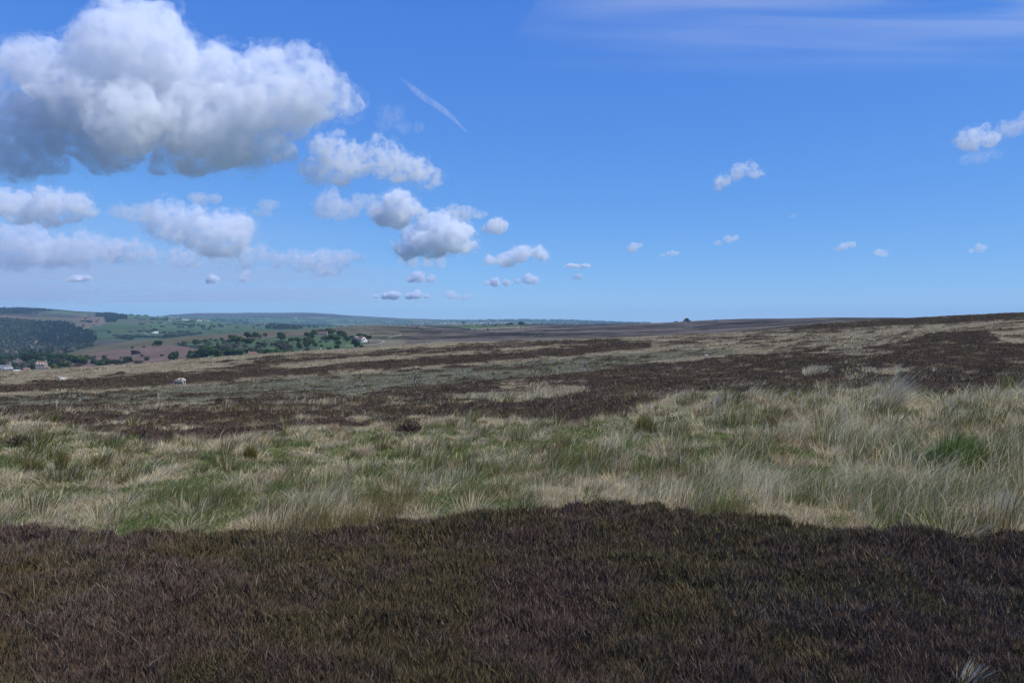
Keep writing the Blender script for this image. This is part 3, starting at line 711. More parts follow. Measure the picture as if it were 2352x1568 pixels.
# the short broken vapour trail
def trail():
    p = [(401, 78, 1.0), (413, 88, 4.0), (421, 95, 5.0), (432, 102, 4.6), (442, 109, 4.6), (452, 117, 3.4), (468, 133, 1.0)]
    alt = 8000.0; V, Fc = [], []
    for i, (u, v, r) in enumerate(p):
        D = alt * F / (VH - v); c = np.array(((u - UC) / F * D, D, alt)); k = D / F
        for a in np.arange(8) * math.pi / 4:
            V.append(c + np.array((math.cos(a) * r * k * .8, math.cos(a) * r * k * .4, math.sin(a) * r * k * .8)))
    Fc = [((i+1)*8+j, (i+1)*8+(j+1) % 8, i*8+(j+1) % 8, i*8+j) for i in range(len(p)-1) for j in range(8)] + [tuple(range(8)), tuple(range(len(V)-1, len(V)-9, -1))]
    V = np.array(V); ctr = V.mean(0)
    o = mesh_obj("vapour_trail", V - ctr, Fc, cloud_mat("trail_vapour", 0.0017, 1/300.0, 0.3, 0.4)); o.location = tuple(ctr)
    tag(o, "short fading vapour trail slanting down through the clear blue", "vapour trail")
trail()
# ------------------------------------------------------------------ heather and grass
MAT_GRASS = leaf_mat("grass_blades", 0.5)
MAT_HEATHER = leaf_mat("heather_shoots", 0.12)
def blades(base, h, w, lean, phi, bend=0.3):
    """thin tapering blades: five corners and three faces each"""
    n = len(base)
    d = np.stack([np.cos(phi), np.sin(phi), np.zeros(n)], 1)
    v = np.empty((n, 5, 3))
    hw = (w / 2)[:, None] * d
    mid = base.copy(); mid[:, :2] += lean * bend; mid[:, 2] += h * 0.6
    tip = base.copy(); tip[:, :2] += lean; tip[:, 2] += h
    v[:, 0] = base - hw; v[:, 1] = base + hw; v[:, 2] = mid - hw * 0.8; v[:, 3] = mid + hw * 0.8; v[:, 4] = tip
    i = np.arange(n)[:, None] * 5
    f = np.concatenate([i + np.array([[0, 1, 3]]), i + np.array([[0, 3, 2]]), i + np.array([[2, 3, 4]])], 1).reshape(-1, 3)
    return v.reshape(-1, 3), f
def fan(n, r0, r1, half=0.72):
    th = RNG.uniform(-half, half, n); r = np.exp(RNG.uniform(math.log(r0), math.log(r1), n))
    return r * np.sin(th), r * np.cos(th), r, th
def join(parts):
    V, Fs, C, off = [], [], [], 0
    for v, f, c in parts:
        V.append(v); Fs.append(f + off); C.append(c); off += len(v)
    return np.concatenate(V), np.concatenate(Fs), np.concatenate(C)
def rep(c, k=5):
    return np.repeat(c, k, axis=0)
def heather_colour(x, y, n):
    a = fbm2(x / 0.35, y / 0.35, 101, 3, .6); b = fbm2(x / 1.1, y / 1.1, 103, 3, .6); k = fbm2(x / 3.5, y / 3.5, 105, 3)
    br = np.array((0.114, 0.080, 0.058)); ol = np.array((0.112, 0.095, 0.038)); ru = np.array((0.155, 0.093, 0.040)); gy = np.array((0.160, 0.134, 0.112))
    t = 0.62 * smooth01(0.42, 0.66, b * 0.45 + a * 0.55)[:, None]; t2 = smooth01(0.52, 0.72, k * 0.55 + a * 0.45)[:, None]
    c = br * (1 - t) + ol * t
    c = c * (1 - 0.75 * t2) + ru * 0.75 * t2
    g = (RNG.random(n) < 0.04 + 0.18 * smooth01(.56, .72, fbm2(x / 0.7, y / 0.7, 107, 3)))[:, None]
    c = np.where(g, gy * RNG.uniform(0.7, 1.3, (n, 1)), c)
    return c * RNG.uniform(0.6, 1.6, (n, 1))
def grass_colour(x, y, n, G, far=False):
    g = green_at(x, y, G)
    st = np.array((0.55, 0.455, 0.27)); gn = np.array((0.135, 0.190, 0.050)); ol = np.array((0.240, 0.210, 0.080)); bl = np.array((0.72, 0.625, 0.43)); rb = np.array((0.27, 0.175, 0.09))
    r = RNG.random(n)
    pg = np.clip(g * 0.82, 0.06, 0.85)
    c = np.where((r < pg)[:, None], np.where((RNG.random(n) < 0.6)[:, None], gn, ol), st)
    c = np.where(((r >= pg) & (RNG.random(n) < 0.22))[:, None], bl, c)
    c = np.where(((r >= pg) & (RNG.random(n) < 0.06 + 0.25 * smooth01(.5, .7, fbm2(x / 1.7, y / 1.7, 119, 3))))[:, None], rb, c)
    rush = smooth01(0.60, 0.72, fbm2(x / 0.55, y / 0.7, 151, 3, .6)) * (G > 0.2) * smooth01(.45, .6, fbm2(x / 3, y / 3, 157, 2))
    isr = RNG.random(n) < 0.6 * rush
    c = np.where(isr[:, None], np.where((RNG.random(n) < 0.6)[:, None], np.array((0.21, 0.185, 0.065)), np.array((0.30, 0.21, 0.10))), c)
    return c * RNG.uniform(0.7, 1.25, (n, 1)), g, (r < pg) & ~isr, isr

def build_heather():
    parts = []
    # underfoot: every shoot
    n = 1600000
    x, y, r, th = fan(n, 1.8, 8.4, 0.84)
    H, G, B, _ = plants_at(x, y)
    k = (H > 0.5); x, y, r = x[k], y[k], r[k]; n = len(x)
    lump = noise2(x / 0.085, y / 0.085, 125) * 0.6 + noise2(x / 0.2, y / 0.2, 126) * 0.4
    z = land_z(x, y) + EYE + (lump - 0.30) * 0.075
    h = RNG.gamma(3, 0.0054, n) + 0.013
    h *= 0.75 + 0.5 * noise2(x / 0.25, y / 0.25, 121)
    long = RNG.random(n) < 0.008
    h = np.where(long, h + RNG.uniform(.02, .07, n), h)
    lean = RNG.normal(0, 0.62, (n, 2)) * h[:, None]; lean[:, 0] += 0.1 * h
    w = RNG.uniform(0.0034, 0.0072, n) * np.clip(r / 4.0, 0.75, 1.7) * np.where(long, 0.6, 1)
    base = np.stack([x, y, z - 0.035], 1)
    v, f = blades(base, h + 0.035, w, lean, RNG.uniform(0, math.pi, n), 0.5)
    parts.append((v, f, rep(heather_colour(x, y, n))))
    # the further swards: cushions of short twigs
    n = 420000
    x, y, r, th = fan(n, 9.0, 380, 0.72)
    H, G, B, _ = plants_at(x, y)
    k = (H > RNG.uniform(0.35, 0.75, n)); x, y, r = x[k], y[k], r[k]; n = len(x)
    z = land_z(x, y) + EYE + mound(x, y, r) * H[k]
    h = RNG.uniform(0.02, 0.085, n) * (0.6 + 0.8 * noise2(x / 0.6, y / 0.6, 123)) * (1 + 0.8 * smooth01(40, 150, r))
    w = RNG.uniform(0.5, 1.2, n) * np.clip(0.00105 * r, 0.011, 0.26)
    lean = RNG.normal(0, 1.0, (n, 2)) * h[:, None]
    base = np.stack([x, y, z - 0.03], 1)
    v, f = blades(base, h + 0.03, w, lean, RNG.uniform(0, math.pi, n), 0.5)
    parts.append((v, f, rep(heather_colour(x, y, n) * 0.92)))
    v, f, c = join(parts)
    tag(mesh_obj("heather", v, f, MAT_HEATHER, col=c), "dark brown heather in a wide sward and strips across the moor", "heather", kind="stuff")

def build_grass():
    parts = []
    n = 560000
    x, y, r, th = fan(n, 4.9, 30, 0.78)
    H, G, B, _ = plants_at(x, y)
    k = (H < 0.5) | (RNG.random(n) < np.where(r > 9, 0.10, 0.0008)); x, y, r, H, G, th = x[k], y[k], r[k], H[k], G[k], th[k]; n = len(x)
    z = land_z(x, y) + EYE
    col, g, isg, isr = grass_colour(x, y, n, G)
    tus = smooth01(0.50, 0.70, fbm2(x / 0.75, y / 0.75, 131, 3, .55))
    right = smooth01(0.06, 0.40, th) * smooth01(5, 8, r)
    q = RNG.random(n)
    plong = 0.03 + 0.10 * tus + right * (0.06 + 0.26 * tus) + 0.12 * smooth01(15, 19, r)
    long = (q < plong)
    long = long & ~isr
    mat = (~long) & (~isg) & (~isr) & (RNG.random(n) < 0.82)
    # short upright growth
    h = RNG.uniform(0.035, 0.11, n) * (0.7 + 0.6 * tus)
    ang = RNG.normal(0.15, 1.2, n); L = h * RNG.uniform(0.2, 1.2, n); bend = np.full(n, 0.3)
    # matted dead grass, combed over by wind and snow
    ang = np.where(mat, fbm2(x / 0.6, y / 0.6, 135, 2) * 11 + RNG.normal(0, 0.7, n), ang)
    L = np.where(mat, RNG.uniform(0.06, 0.20, n), L); h = np.where(mat, RNG.uniform(0.01, 0.07, n), h)
    # long arching stems
    hl = (0.13 + 0.10 * tus + right * 0.17 * (0.15 + tus)) * RNG.uniform(0.55, 1.25, n)
    h = np.where(long, hl * np.where(isg, .8, 1), h); L = np.where(long, hl * RNG.uniform(0.25, 1.3, n), L)
    ang = np.where(long, RNG.normal(0.1, 0.95, n), ang); bend = np.where(long, 0.26, bend)
    h = np.where(isr, RNG.uniform(0.06, 0.20, n), h); L = np.where(isr, h * RNG.uniform(0.0, 0.9, n), L)
    h = h * (1 - 0.3 * H)
    lean = np.stack([np.cos(ang), np.sin(ang)], 1) * L[:, None]
    col = np.where((long & ~isg)[:, None], np.minimum(col * 1.25, 0.85), col)
    w = RNG.uniform(0.7, 1.3, n) * np.clip(0.00058 * r, 0.0034, 0.016) * np.where(long, 0.85, 1.1)
    base = np.stack([x, y, z - 0.012], 1)
    v, f = blades(base, h, w, lean, RNG.uniform(0, math.pi, n), bend[:, None])
    # small tussocks, each with its own colour, drooping outwards from its crown
    m, per = 3600, 90
    cr = np.sqrt(RNG.uniform(5.2 ** 2, 26 ** 2, m)); cth = RNG.uniform(-0.76, 0.76, m); cx, cy = cr * np.sin(cth), cr * np.cos(cth)
    cH, cG, cB, _ = plants_at(cx, cy)
    kk = cH < 0.4; cx, cy, cr, cth, cG = cx[kk], cy[kk], cr[kk], cth[kk], cG[kk]; m = len(cx)
    cg = green_at(cx, cy, cG); q = RNG.random(m)
    kind = np.where(q < 0.10, 3, np.where(q < 0.26, 2, np.where(q < 0.26 + 0.30 * cg, 1, 0)))      # straw, green, rush, brown
    pal = np.array(((0.62, 0.525, 0.325), (0.125, 0.185, 0.048), (0.20, 0.18, 0.062), (0.34, 0.235, 0.13)))
    rt = smooth01(0.06, 0.40, cth)
    sz = RNG.uniform(0.6, 1.5, m) * np.where(kind == 1, 0.75, 1) * (1 + 0.85 * rt * (kind != 1) * RNG.random(m))
    i = np.repeat(np.arange(m), per); nb = len(i)
    a = RNG.uniform(0, 2 * math.pi, nb); q = np.sqrt(RNG.random(nb)); R = 0.09 * sz[i]
    bx, by = cx[i] + np.cos(a) * q * R, cy[i] + np.sin(a) * q * R
    up = np.array((0.10, 0.085, 0.19, 0.11))[kind[i]]; dr = np.array((1.35, 0.8, 0.45, 1.0))[kind[i]]
    hh = up * sz[i] * RNG.uniform(0.5, 1.2, nb); LL = up * sz[i] * dr * RNG.uniform(0.4, 1.3, nb)
    ln = np.stack([np.cos(a) * LL + 0.25 * hh, np.sin(a) * LL], 1) * (0.35 + 0.65 * q[:, None])
    cc = pal[kind[i]] * (RNG.uniform(0.78, 1.22, m)[i] * RNG.uniform(0.75, 1.2, nb))[:, None]
    cc = np.where((RNG.random(nb) < 0.18)[:, None], pal[0] * RNG.uniform(.8, 1.2, (nb, 1)), cc)
    v2, f2 = blades(np.stack([bx, by, land_z(bx, by) + EYE - 0.01], 1), hh, RNG.uniform(0.8, 1.3, nb) * np.clip(0.00060 * cr[i], 0.0036, 0.016), ln, RNG.uniform(0, math.pi, nb), 0.42)
    parts.append((v2, f2, rep(cc)))
    parts.append((v, f, rep(col * (1 - 0.35 * H)[:, None])))
    n = 430000
    x, y, r, th = fan(n, 22, 400, 0.72)
    H, G, B, _ = plants_at(x, y)
    k = (RNG.random(n) > H * 0.925); x, y, r, H, G, B, th = x[k], y[k], r[k], H[k], G[k], B[k], th[k]; n = len(x)
    z = land_z(x, y) + EYE + mound(x, y, r) * H
    col, g, isg, isr = grass_colour(x, y, n, G, True)
    sc = np.clip(r / 30, 1, 4)
    tus = smooth01(0.47, 0.70, fbm2(x / 1.2 / sc, y / 1.2 / sc, 141, 3, .6))
    bogd = RNG.random(n) < 0.55 * B * smooth01(.40, .58, fbm2(x / 1.6, y / 2.4, 153, 3, .6))
    col = np.where(bogd[:, None], np.array((0.115, 0.112, 0.055)) * RNG.uniform(.6, 1.3, (n, 1)), col)
    bogw = (RNG.random(n) < 0.26 * B * smooth01(.42, .6, fbm2(x / 2.2, y / 2.2, 155, 3, .6)))
    col = np.where(bogw[:, None], np.array((0.52, 0.51, 0.48)) * RNG.uniform(.6, 1.2, (n, 1)), col * (1 - 0.12 * B)[:, None])
    fade = smooth01(60, 160, r)
    h = (0.06 + 0.24 * tus) * RNG.uniform(0.4, 1.2, n) * (1 - 0.15 * B) * (1 - 0.25 * fade)
    h = h * (1 - 0.4 * H); col = col * (1 - 0.4 * H)[:, None]
    w = RNG.uniform(0.7, 1.4, n) * np.clip(0.00085 * r, 0.010, 0.2)
    L = h * RNG.uniform(0.1, 1.1, n); ang = RNG.normal(0.2, 1.0, n)
    lean = np.stack([np.cos(ang), np.sin(ang)], 1) * L[:, None]
    base = np.stack([x, y, z - 0.03], 1)
    v, f = blades(base, h + 0.03, w, lean, RNG.uniform(0, math.pi, n), 0.32)
    parts.append((v, f, rep(col)))
    v, f, c = join(parts)
    tag(mesh_obj("grass", v, f, MAT_GRASS, col=c), "bleached and green moor grass between the heather", "grass", kind="stuff")
build_heather()
build_grass()

# tussocks, rushes and bushes that stand out of the sward, each a plant of its own
def tussock(name, u, v, wpx, hpx, kind, label, cat, n=900, y0=3.0):
    x0, y0_, z0 = hit(u, v, y0, 400)
    k = y0_ / F
    R, Hh = wpx * k / 2, hpx * k * (1.4 if kind in ('rush', 'green') else 1.12)
    a = RNG.uniform(0, 2 * math.pi, n); q = np.sqrt(RNG.random(n))
    bx, by = np.cos(a) * q * R * 0.55, np.sin(a) * q * R * 0.5
    z = land_z(bx + x0, by + y0_) + EYE - z0
    pal = {"pale": [(0.72, 0.62, 0.40), (0.78, 0.70, 0.50), (0.58, 0.46, 0.26), (0.45, 0.30, 0.15)],
           "rush": [(0.21, 0.185, 0.058), (0.26, 0.19, 0.068), (0.16, 0.17, 0.05), (0.38, 0.26, 0.12)],
           "green": [(0.115, 0.20, 0.045), (0.085, 0.155, 0.036), (0.17, 0.205, 0.06), (0.28, 0.24, 0.10)],
           "heather": [(0.115, 0.080, 0.066), (0.095, 0.072, 0.055), (0.13, 0.095, 0.07), (0.10, 0.088, 0.045)]}[kind]
    col = np.array(pal)[RNG.choice(4, n, p=[.4, .25, .25, .1])] * RNG.uniform(0.7, 1.3, (n, 1))
    if kind == "heather":
        rr = RNG.random(n) ** 0.33; el = np.arccos(RNG.uniform(0.0, 1, n))
        rr = rr * (0.55 + 0.6 * noise2(a * 1.3 + u, el * 2.2, 7))
        px, py, pz = np.sin(el) * np.cos(a) * R * rr, np.sin(el) * np.sin(a) * R * rr, np.cos(el) * Hh * rr * 0.9
        base = np.stack([px, py, z * 0 + pz], 1); h = np.full(n, Hh * 0.22) * RNG.uniform(.5, 1.4, n)
        lean = RNG.normal(0, 0.5, (n, 2)) * h[:, None] + np.stack([px, py], 1) * 0.12
        w = np.full(n, max(0.006, 0.9 * k))
        bend = 0.45
    else:
        base = np.stack([bx, by, z - 0.02], 1)
        h = Hh * RNG.uniform(0.45, 1.02, n) * (1 - 0.35 * q ** 2)
        out = np.stack([bx, by], 1) / max(R, 1e-3)
        lean = out * (Hh * (0.55 if kind == "pale" else 0.35)) * RNG.uniform(0.3, 1.2, (n, 1))
        lean[:, 0] += Hh * (0.42 if kind == "pale" else 0.12) * RNG.uniform(0.3, 1.2, n)
        w = RNG.uniform(0.7, 1.2, n) * max(0.0045, 0.7 * k)
        bend = 0.28
    vv, f = blades(base, h, w, lean, RNG.uniform(0, math.pi, n), bend)
    o = mesh_obj(name, vv, f, MAT_HEATHER if kind == "heather" else MAT_GRASS, col=rep(col))
    o.location = (x0, y0_, z0 + (0.05 if kind == "heather" else 0))
    tag(o, label, cat, {"pale": "pale grass tussocks", "rush": "rush clumps", "green": "rush clumps", "heather": "heather bushes"}[kind])
    return o
tussock("grass_tussock", 886, 417, 40, 52, "pale", "tallest pale tussock, leaning in the wind before the dark heather slope", "tussock", 300)
tussock("grass_tussock", 752, 403, 30, 20, "pale", "bright straw tussock at the right end of a low pale row by the heather", "tussock", 300)
tussock("grass_tussock", 722, 405, 40, 14, "pale", "low straw tussock just left of the bright one by the heather", "tussock", 800)
tussock("grass_tussock", 990, 528, 46, 44, "pale", "large loose pale tussock touching the foreground heather at the right", "tussock", 700)
tussock("grass_tussock", 966, 688, 40, 34, "pale", "pale tussock growing out of the foreground heather in the bottom corner", "tussock", 110, 1.6)
tussock("grass_tussock", 812, 376, 38, 13, "pale", "wide low grey tussock alone inside the dark heather slope", "tussock", 600)
tussock("rush_clump", 33, 475, 34, 18, "rush", "widest brown rush clump at the left edge of the grass", "rush clump", 300)
tussock("rush_clump", 61, 472, 18, 22, "rush", "narrow upright rush clump, tallest of the left three", "rush clump", 260)
tussock("rush_clump", 97, 470, 34, 15, "rush", "low olive rush clump, third from the left edge", "rush clump", 280)
tussock("rush_clump", 250, 459, 20, 15, "rush", "olive rush clump alone below the heather strip, left of the middle", "rush clump", 260)
tussock("rush_clump", 146, 475, 26, 12, "green", "small grey-green rush clump right of the low olive one", "rush clump", 220)
tussock("rush_clump", 645, 437, 40, 22, "rush", "broad brownish rush clump at the top of the grass, right of the middle", "rush clump", 360)
tussock("rush_clump", 770, 428, 24, 14, "rush", "small rush clump in a bright green hollow, right half", "rush clump", 220)
tussock("rush_clump", 955, 474, 88, 36, "green", "largest dark green rush bed among the tall pale grass", "rush clump", 1500)
tussock("rush_clump", 905, 466, 40, 24, "green", "dark green rush clump at the left side of the largest rush bed", "rush clump", 600)
tussock("heather_bush", 409, 434, 30, 9, "heather", "dark heather bush at the lower edge of the middle strip", "heather bush", 800)
tussock("heather_bush", 18, 446, 26, 8, "heather", "dark heather bush alone in the grass near the left edge", "heather bush", 600)
tussock("heather_bush", 285, 470, 16, 6, "heather", "smallest brown heather bush in the middle of the green grass", "heather bush", 350)
tussock("heather_bush", 221, 404, 12, 6, "heather", "little dark heather bush on the pale grass behind the middle strip", "heather bush", 350)
# ------------------------------------------------------------------ trees
MAT_LEAF = leaf_mat("tree_leaves", 0.15, vary=0.16)
MAT_BARK = simple_mat("tree_bark", (0.09, 0.075, 0.06), 0.9, 0.25, 3.0, 0.3)
def leaf_quads(c, nrm, size, rng, jitter=0.6):
    n = len(c)
    a = nrm + rng.normal(0, jitter, (n, 3)); a /= np.linalg.norm(a, axis=1)[:, None] + 1e-9
    t = np.cross(a, rng.normal(0, 1, (n, 3))); t /= np.linalg.norm(t, axis=1)[:, None] + 1e-9
    b = np.cross(a, t)
    s = (size * rng.uniform(0.6, 1.35, n))[:, None]
    v = np.stack([c - t * s - b * s * .7, c + t * s - b * s * .7, c + t * s * .8 + b * s * .8, c - t * s * .8 + b * s * .8], 1).reshape(-1, 3)
    f = np.arange(n * 4).reshape(-1, 4)
    return v, f
def crown_shape(seed, kind):
    """foliage in a unit tree: 1 wide, 1 high, foot at the origin"""
    rng = np.random.default_rng(seed)
    base = {"oak": (0.040, 0.064, 0.028), "bright": (0.058, 0.088, 0.028), "bare": (0.100, 0.092, 0.076), "blossom": (0.36, 0.37, 0.30), "shrub": (0.048, 0.062, 0.034), "brown": (0.075, 0.062, 0.045), "fir": (0.022, 0.040, 0.024), "gold": (0.13, 0.12, 0.03)}[kind]
    low = {"oak": 0.20, "bright": 0.16, "bare": 0.16, "blossom": 0.08, "shrub": 0.0, "brown": 0.0, "fir": 0.08, "gold": 0.0}[kind]
    P, N = [], []
    if kind == "fir":
        n = 520
        z = rng.uniform(low, 1, n) ** 0.9; r = 0.40 * (1.02 - z) ** 0.8 * rng.uniform(0.6, 1.05, n); a = rng.uniform(0, 6.283, n)
        P = np.stack([np.cos(a) * r, np.sin(a) * r, z], 1); N = np.stack([np.cos(a), np.sin(a), np.full(n, .5)], 1)
    else:
        nl = rng.integers(7, 11)
        for i in range(nl):
            a = rng.uniform(0, 6.283) if i else 0
            q = rng.uniform(0.14, 0.30) if i else 0.0
            zc = rng.uniform(low + 0.16, 0.76) if i else 0.62
            rr = rng.uniform(0.17, 0.27) if i else 0.33
            c = np.array((math.cos(a) * q, math.sin(a) * q, zc))
            m = int((70 if kind == "bare" else 95) * (rr / 0.22) ** 2)
            d = rng.normal(0, 1, (m, 3)); d /= np.linalg.norm(d, axis=1)[:, None]
            d[:, 2] = np.where(d[:, 2] < -0.5, -d[:, 2], d[:, 2])
            rad = rr * rng.uniform(0.72, 1.06, (m, 1))
            p = c + d * rad * np.array((1, 1, 0.82))
            P.append(p); N.append(d)
        P, N = np.concatenate(P), np.concatenate(N)
        P[:, 2] = np.clip(P[:, 2], low * 0.8, None)
        P[:, :2] *= 0.5 / np.percentile(np.hypot(P[:, 0], P[:, 1]), 97)
        P[:, 2] = low + (P[:, 2] - P[:, 2].min()) * (0.985 - low) / (P[:, 2].max() - P[:, 2].min())
    v, f = leaf_quads(P, N, 0.040 if kind == "bare" else 0.056, rng)
    tint = (0.62 + 0.76 * rng.random(len(P)))
    clump = 0.8 + 0.4 * noise3(P * 5 + seed, seed % 7)
    col = np.array(base)[None] * (tint * clump)[:, None]
    if kind == "blossom":
        g = rng.random(len(P)) < 0.3; col[g] = np.array((0.06, 0.09, 0.03))
    if kind in ("oak", "bright"):
        g = rng.random(len(P)) < 0.12; col[g] = col[g] * np.array((1.5, 1.5, 1.2))
    return v, f, np.repeat(col, 4, axis=0)
def trunk_shape(seed, kind):
    rng = np.random.default_rng(seed)
    V, Fc = [], []
    def limb(p0, p1, r0, r1):
        p0, p1 = np.array(p0, float), np.array(p1, float)
        d = p1 - p0; t = np.cross(d, (0.3, 1, 0.1)); t /= np.linalg.norm(t); b = np.cross(d / np.linalg.norm(d), t)
        k = len(V)
        for p, r in ((p0, r0), (p0 * .5 + p1 * .5 + rng.normal(0, .006, 3), (r0 + r1) / 2), (p1, r1)):
            for i in range(6):
                a = i * math.pi / 3
                V.append(p + (t * math.cos(a) + b * math.sin(a)) * r)
        for s in (0, 1):
            for i in range(6):
                j = (i + 1) % 6
                Fc.append((k + s * 6 + i, k + s * 6 + j, k + s * 6 + 6 + j, k + s * 6 + 6 + i))
    h = {"shrub": .18, "brown": .18, "blossom": .25, "gold": .18}.get(kind, 0.42)
    limb((0, 0, -0.06), (0.01, 0, h), 0.035, 0.022)
    for i in range(4):
        a = i * 1.6 + rng.uniform(0, 1)
        limb((0.01, 0, h * rng.uniform(.75, 1)), (math.cos(a) * .25, math.sin(a) * .25, h + rng.uniform(.15, .35)), 0.017, 0.006)
    return np.array(V), Fc
TREE_MESH = {}
def tree_proto(kind):
    if kind not in TREE_MESH:
        TREE_MESH[kind] = []
        for s in range(4):
            v, f, c = crown_shape(s * 13 + len(kind) * 3 + 1, kind)
            o1 = mesh_obj("crown", v, f, MAT_LEAF, col=c); v, f = trunk_shape(s, kind); o2 = mesh_obj("trunk", v, f, MAT_BARK)
            TREE_MESH[kind].append((o1.data, o2.data)); bpy.data.objects.remove(o1); bpy.data.objects.remove(o2)
    return TREE_MESH[kind]
KIND_NAME = {"oak": ("oak_tree", "tree"), "bright": ("broadleaf_tree", "tree"), "bare": ("bare_tree", "tree"), "blossom": ("hawthorn_tree", "tree"), "shrub": ("shrub", "shrub"), "brown": ("dead_shrub", "shrub"), "fir": ("fir_tree", "tree"), "gold": ("gorse_bush", "bush")}
KIND_LOOK = {"oak": "dark round oak", "bright": "mid green tree", "bare": "grey bare tree", "blossom": "white flowering hawthorn", "shrub": "low dark green shrub", "brown": "low brown shrub", "fir": "dark narrow fir tree", "gold": "yellow green bush"}
ORD = "first second third fourth fifth sixth seventh eighth ninth tenth eleventh twelfth thirteenth fourteenth fifteenth sixteenth seventeenth eighteenth nineteenth twentieth".split()
def place_tree(u, v, wpx, hpx, kind, label, group, y0=500.0, y1=15000.0):
    x, y, z = hit(u, v, y0, y1)
    k = y / F
    name, cat = KIND_NAME[kind]
    e = empty(name, (x, y, z - 0.3), random.uniform(0, 6.28))
    e.scale = (max(wpx * k * 1.12, .5), max(wpx * k * 1.12, .5), max(hpx * k, .5))
    tag(e, label, cat, group)
    cr, tr = random.choice(tree_proto(kind))
    for nm, me in (("trunk", tr), ("crown", cr)):
        o = bpy.data.objects.new(nm, me); COL.objects.link(o); o.parent = e
    return e
def stand(where, group, rows, conv, scale, y0=500.0, y1=15000.0):
    """rows: (column, foot row, width, height, kind[, own label]) in an enlarged detail of the photograph"""
    seen, total = {}, {}
    for r in rows:
        if len(r) < 6: total[r[4]] = total.get(r[4], 0) + 1
    for r in sorted(rows, key=lambda q: q[0]):
        (u, v), = conv((r[0], r[1]))
        if len(r) > 5:
            lab = r[5]
        else:
            i = seen.get(r[4], 0); seen[r[4]] = i + 1
            look = KIND_LOOK[r[4]]
            lab = f"{look} {where}" if total[r[4]] == 1 else f"{ORD[i]} {look} from the left {where}"
        place_tree(u, v, r[2] / scale, r[3] / scale, r[4], lab, group, y0, y1)
# village in the valley bottom
stand("among the village trees", "village trees", [(40,800,110,60,"bright"),(20,760,100,70,"oak"),(130,770,90,75,"oak"),(205,760,140,65,"oak"),(330,800,150,140,"oak","biggest dark tree between the two village houses"),(425,800,120,130,"oak","dark tree just behind the tall farmhouse"),
    (250,862,95,85,"bare"),(332,855,90,60,"bare"),(402,862,100,66,"shrub"),(575,840,45,95,"fir","narrow dark fir against the right end of the tall farmhouse")], Z1, 11.76, 600)
stand("right of the tall farmhouse", "village trees", [(620,770,120,90,"oak"),(750,780,130,105,"bright"),(830,800,120,110,"oak"),(756,850,120,82,"bright"),(690,845,80,70,"oak"),(612,788,60,32,"blossom"),(640,852,50,42,"gold"),(608,848,34,34,"gold"),(950,822,180,125,"bright"),(1100,790,60,85,"bare"),(920,835,90,40,"bare"),
    (1130,828,110,70,"oak"),(1250,828,200,84,"bright"),(1370,825,140,75,"oak")], Z1, 11.76, 600)
# bracken bank
stand("on the brown bracken bank", "shrubs on the bracken bank", [(1225,752,60,55,"shrub"),(1500,785,120,72,"shrub"),(1590,690,100,50,"brown"),(1672,718,40,32,"brown"),(1730,765,54,46,"shrub"),(1420,748,25,30,"shrub"),(2045,780,110,125,"oak","dark tree alone on the bracken bank above the grass edge"),(2232,688,36,42,"shrub"),(2220,732,50,50,"shrub"),
    (1110,720,30,18,"shrub"),(1620,800,110,40,"brown"),(1905,712,40,24,"brown"),(1560,626,36,32,"oak","small round dark tree on the bare moor spur"),(1850,597,98,70,"oak","large dark oak alone on the moor spur's crest"),(1690,612,30,20,"brown")], Z1, 11.76, 600)
stand("at the wooded dale's edge", "valley edge trees", [(818,657,88,56,"oak"),(690,668,90,46,"bare"),(900,640,60,35,"bare"),(985,622,60,40,"oak"),(1065,605,70,40,"oak")], Z1, 11.76, 1500)
# pasture and steading on the spur
stand("at the pasture's left corner", "farm pasture trees", [(40,408,45,26,"bare"),(92,420,60,52,"bare"),(230,418,92,66,"oak","dark oak with white hawthorn at its foot in pasture"),(250,428,42,28,"blossom"),(320,396,66,46,"oak"),(375,362,40,20,"shrub"),(425,372,36,22,"shrub"),(490,376,42,40,"oak"),(445,456,46,85,"fir"),(350,424,84,58,"bare"),(520,405,56,48,"bare"),(470,415,18,14,"blossom")], Z2, 10.453, 700)
stand("in the upper row of the pasture", "farm pasture trees", [(595,352,66,46,"oak"),(645,400,130,90,"bright"),(582,396,64,54,"oak"),(755,345,90,70,"oak"),(833,346,66,70,"oak"),(885,346,40,46,"bare"),(948,326,46,44,"bright"),(745,400,96,62,"bright"),(800,396,72,54,"oak"),(1115,370,90,92,"oak","round oak standing clear in the middle of the pasture"),(690,410,22,14,"blossom"),(935,376,40,20,"blossom")], Z2, 10.453, 700)
stand("in the belt below the pasture", "farm pasture trees", [(640,448,104,48,"bare"),(870,412,68,36,"oak"),(865,462,62,60,"bare"),(940,442,82,70,"bare"),(1010,422,32,34,"shrub"),(1070,427,82,50,"oak"),(1150,432,94,66,"bright"),(1100,472,130,80,"bare"),(1200,467,72,62,"bare"),(1220,378,72,46,"bright"),(1290,392,72,62,"bright"),(1300,457,56,72,"oak"),(1255,402,30,20,"blossom"),(730,440,60,40,"bare"),(1365,372,50,40,"oak")], Z2, 10.453, 700)
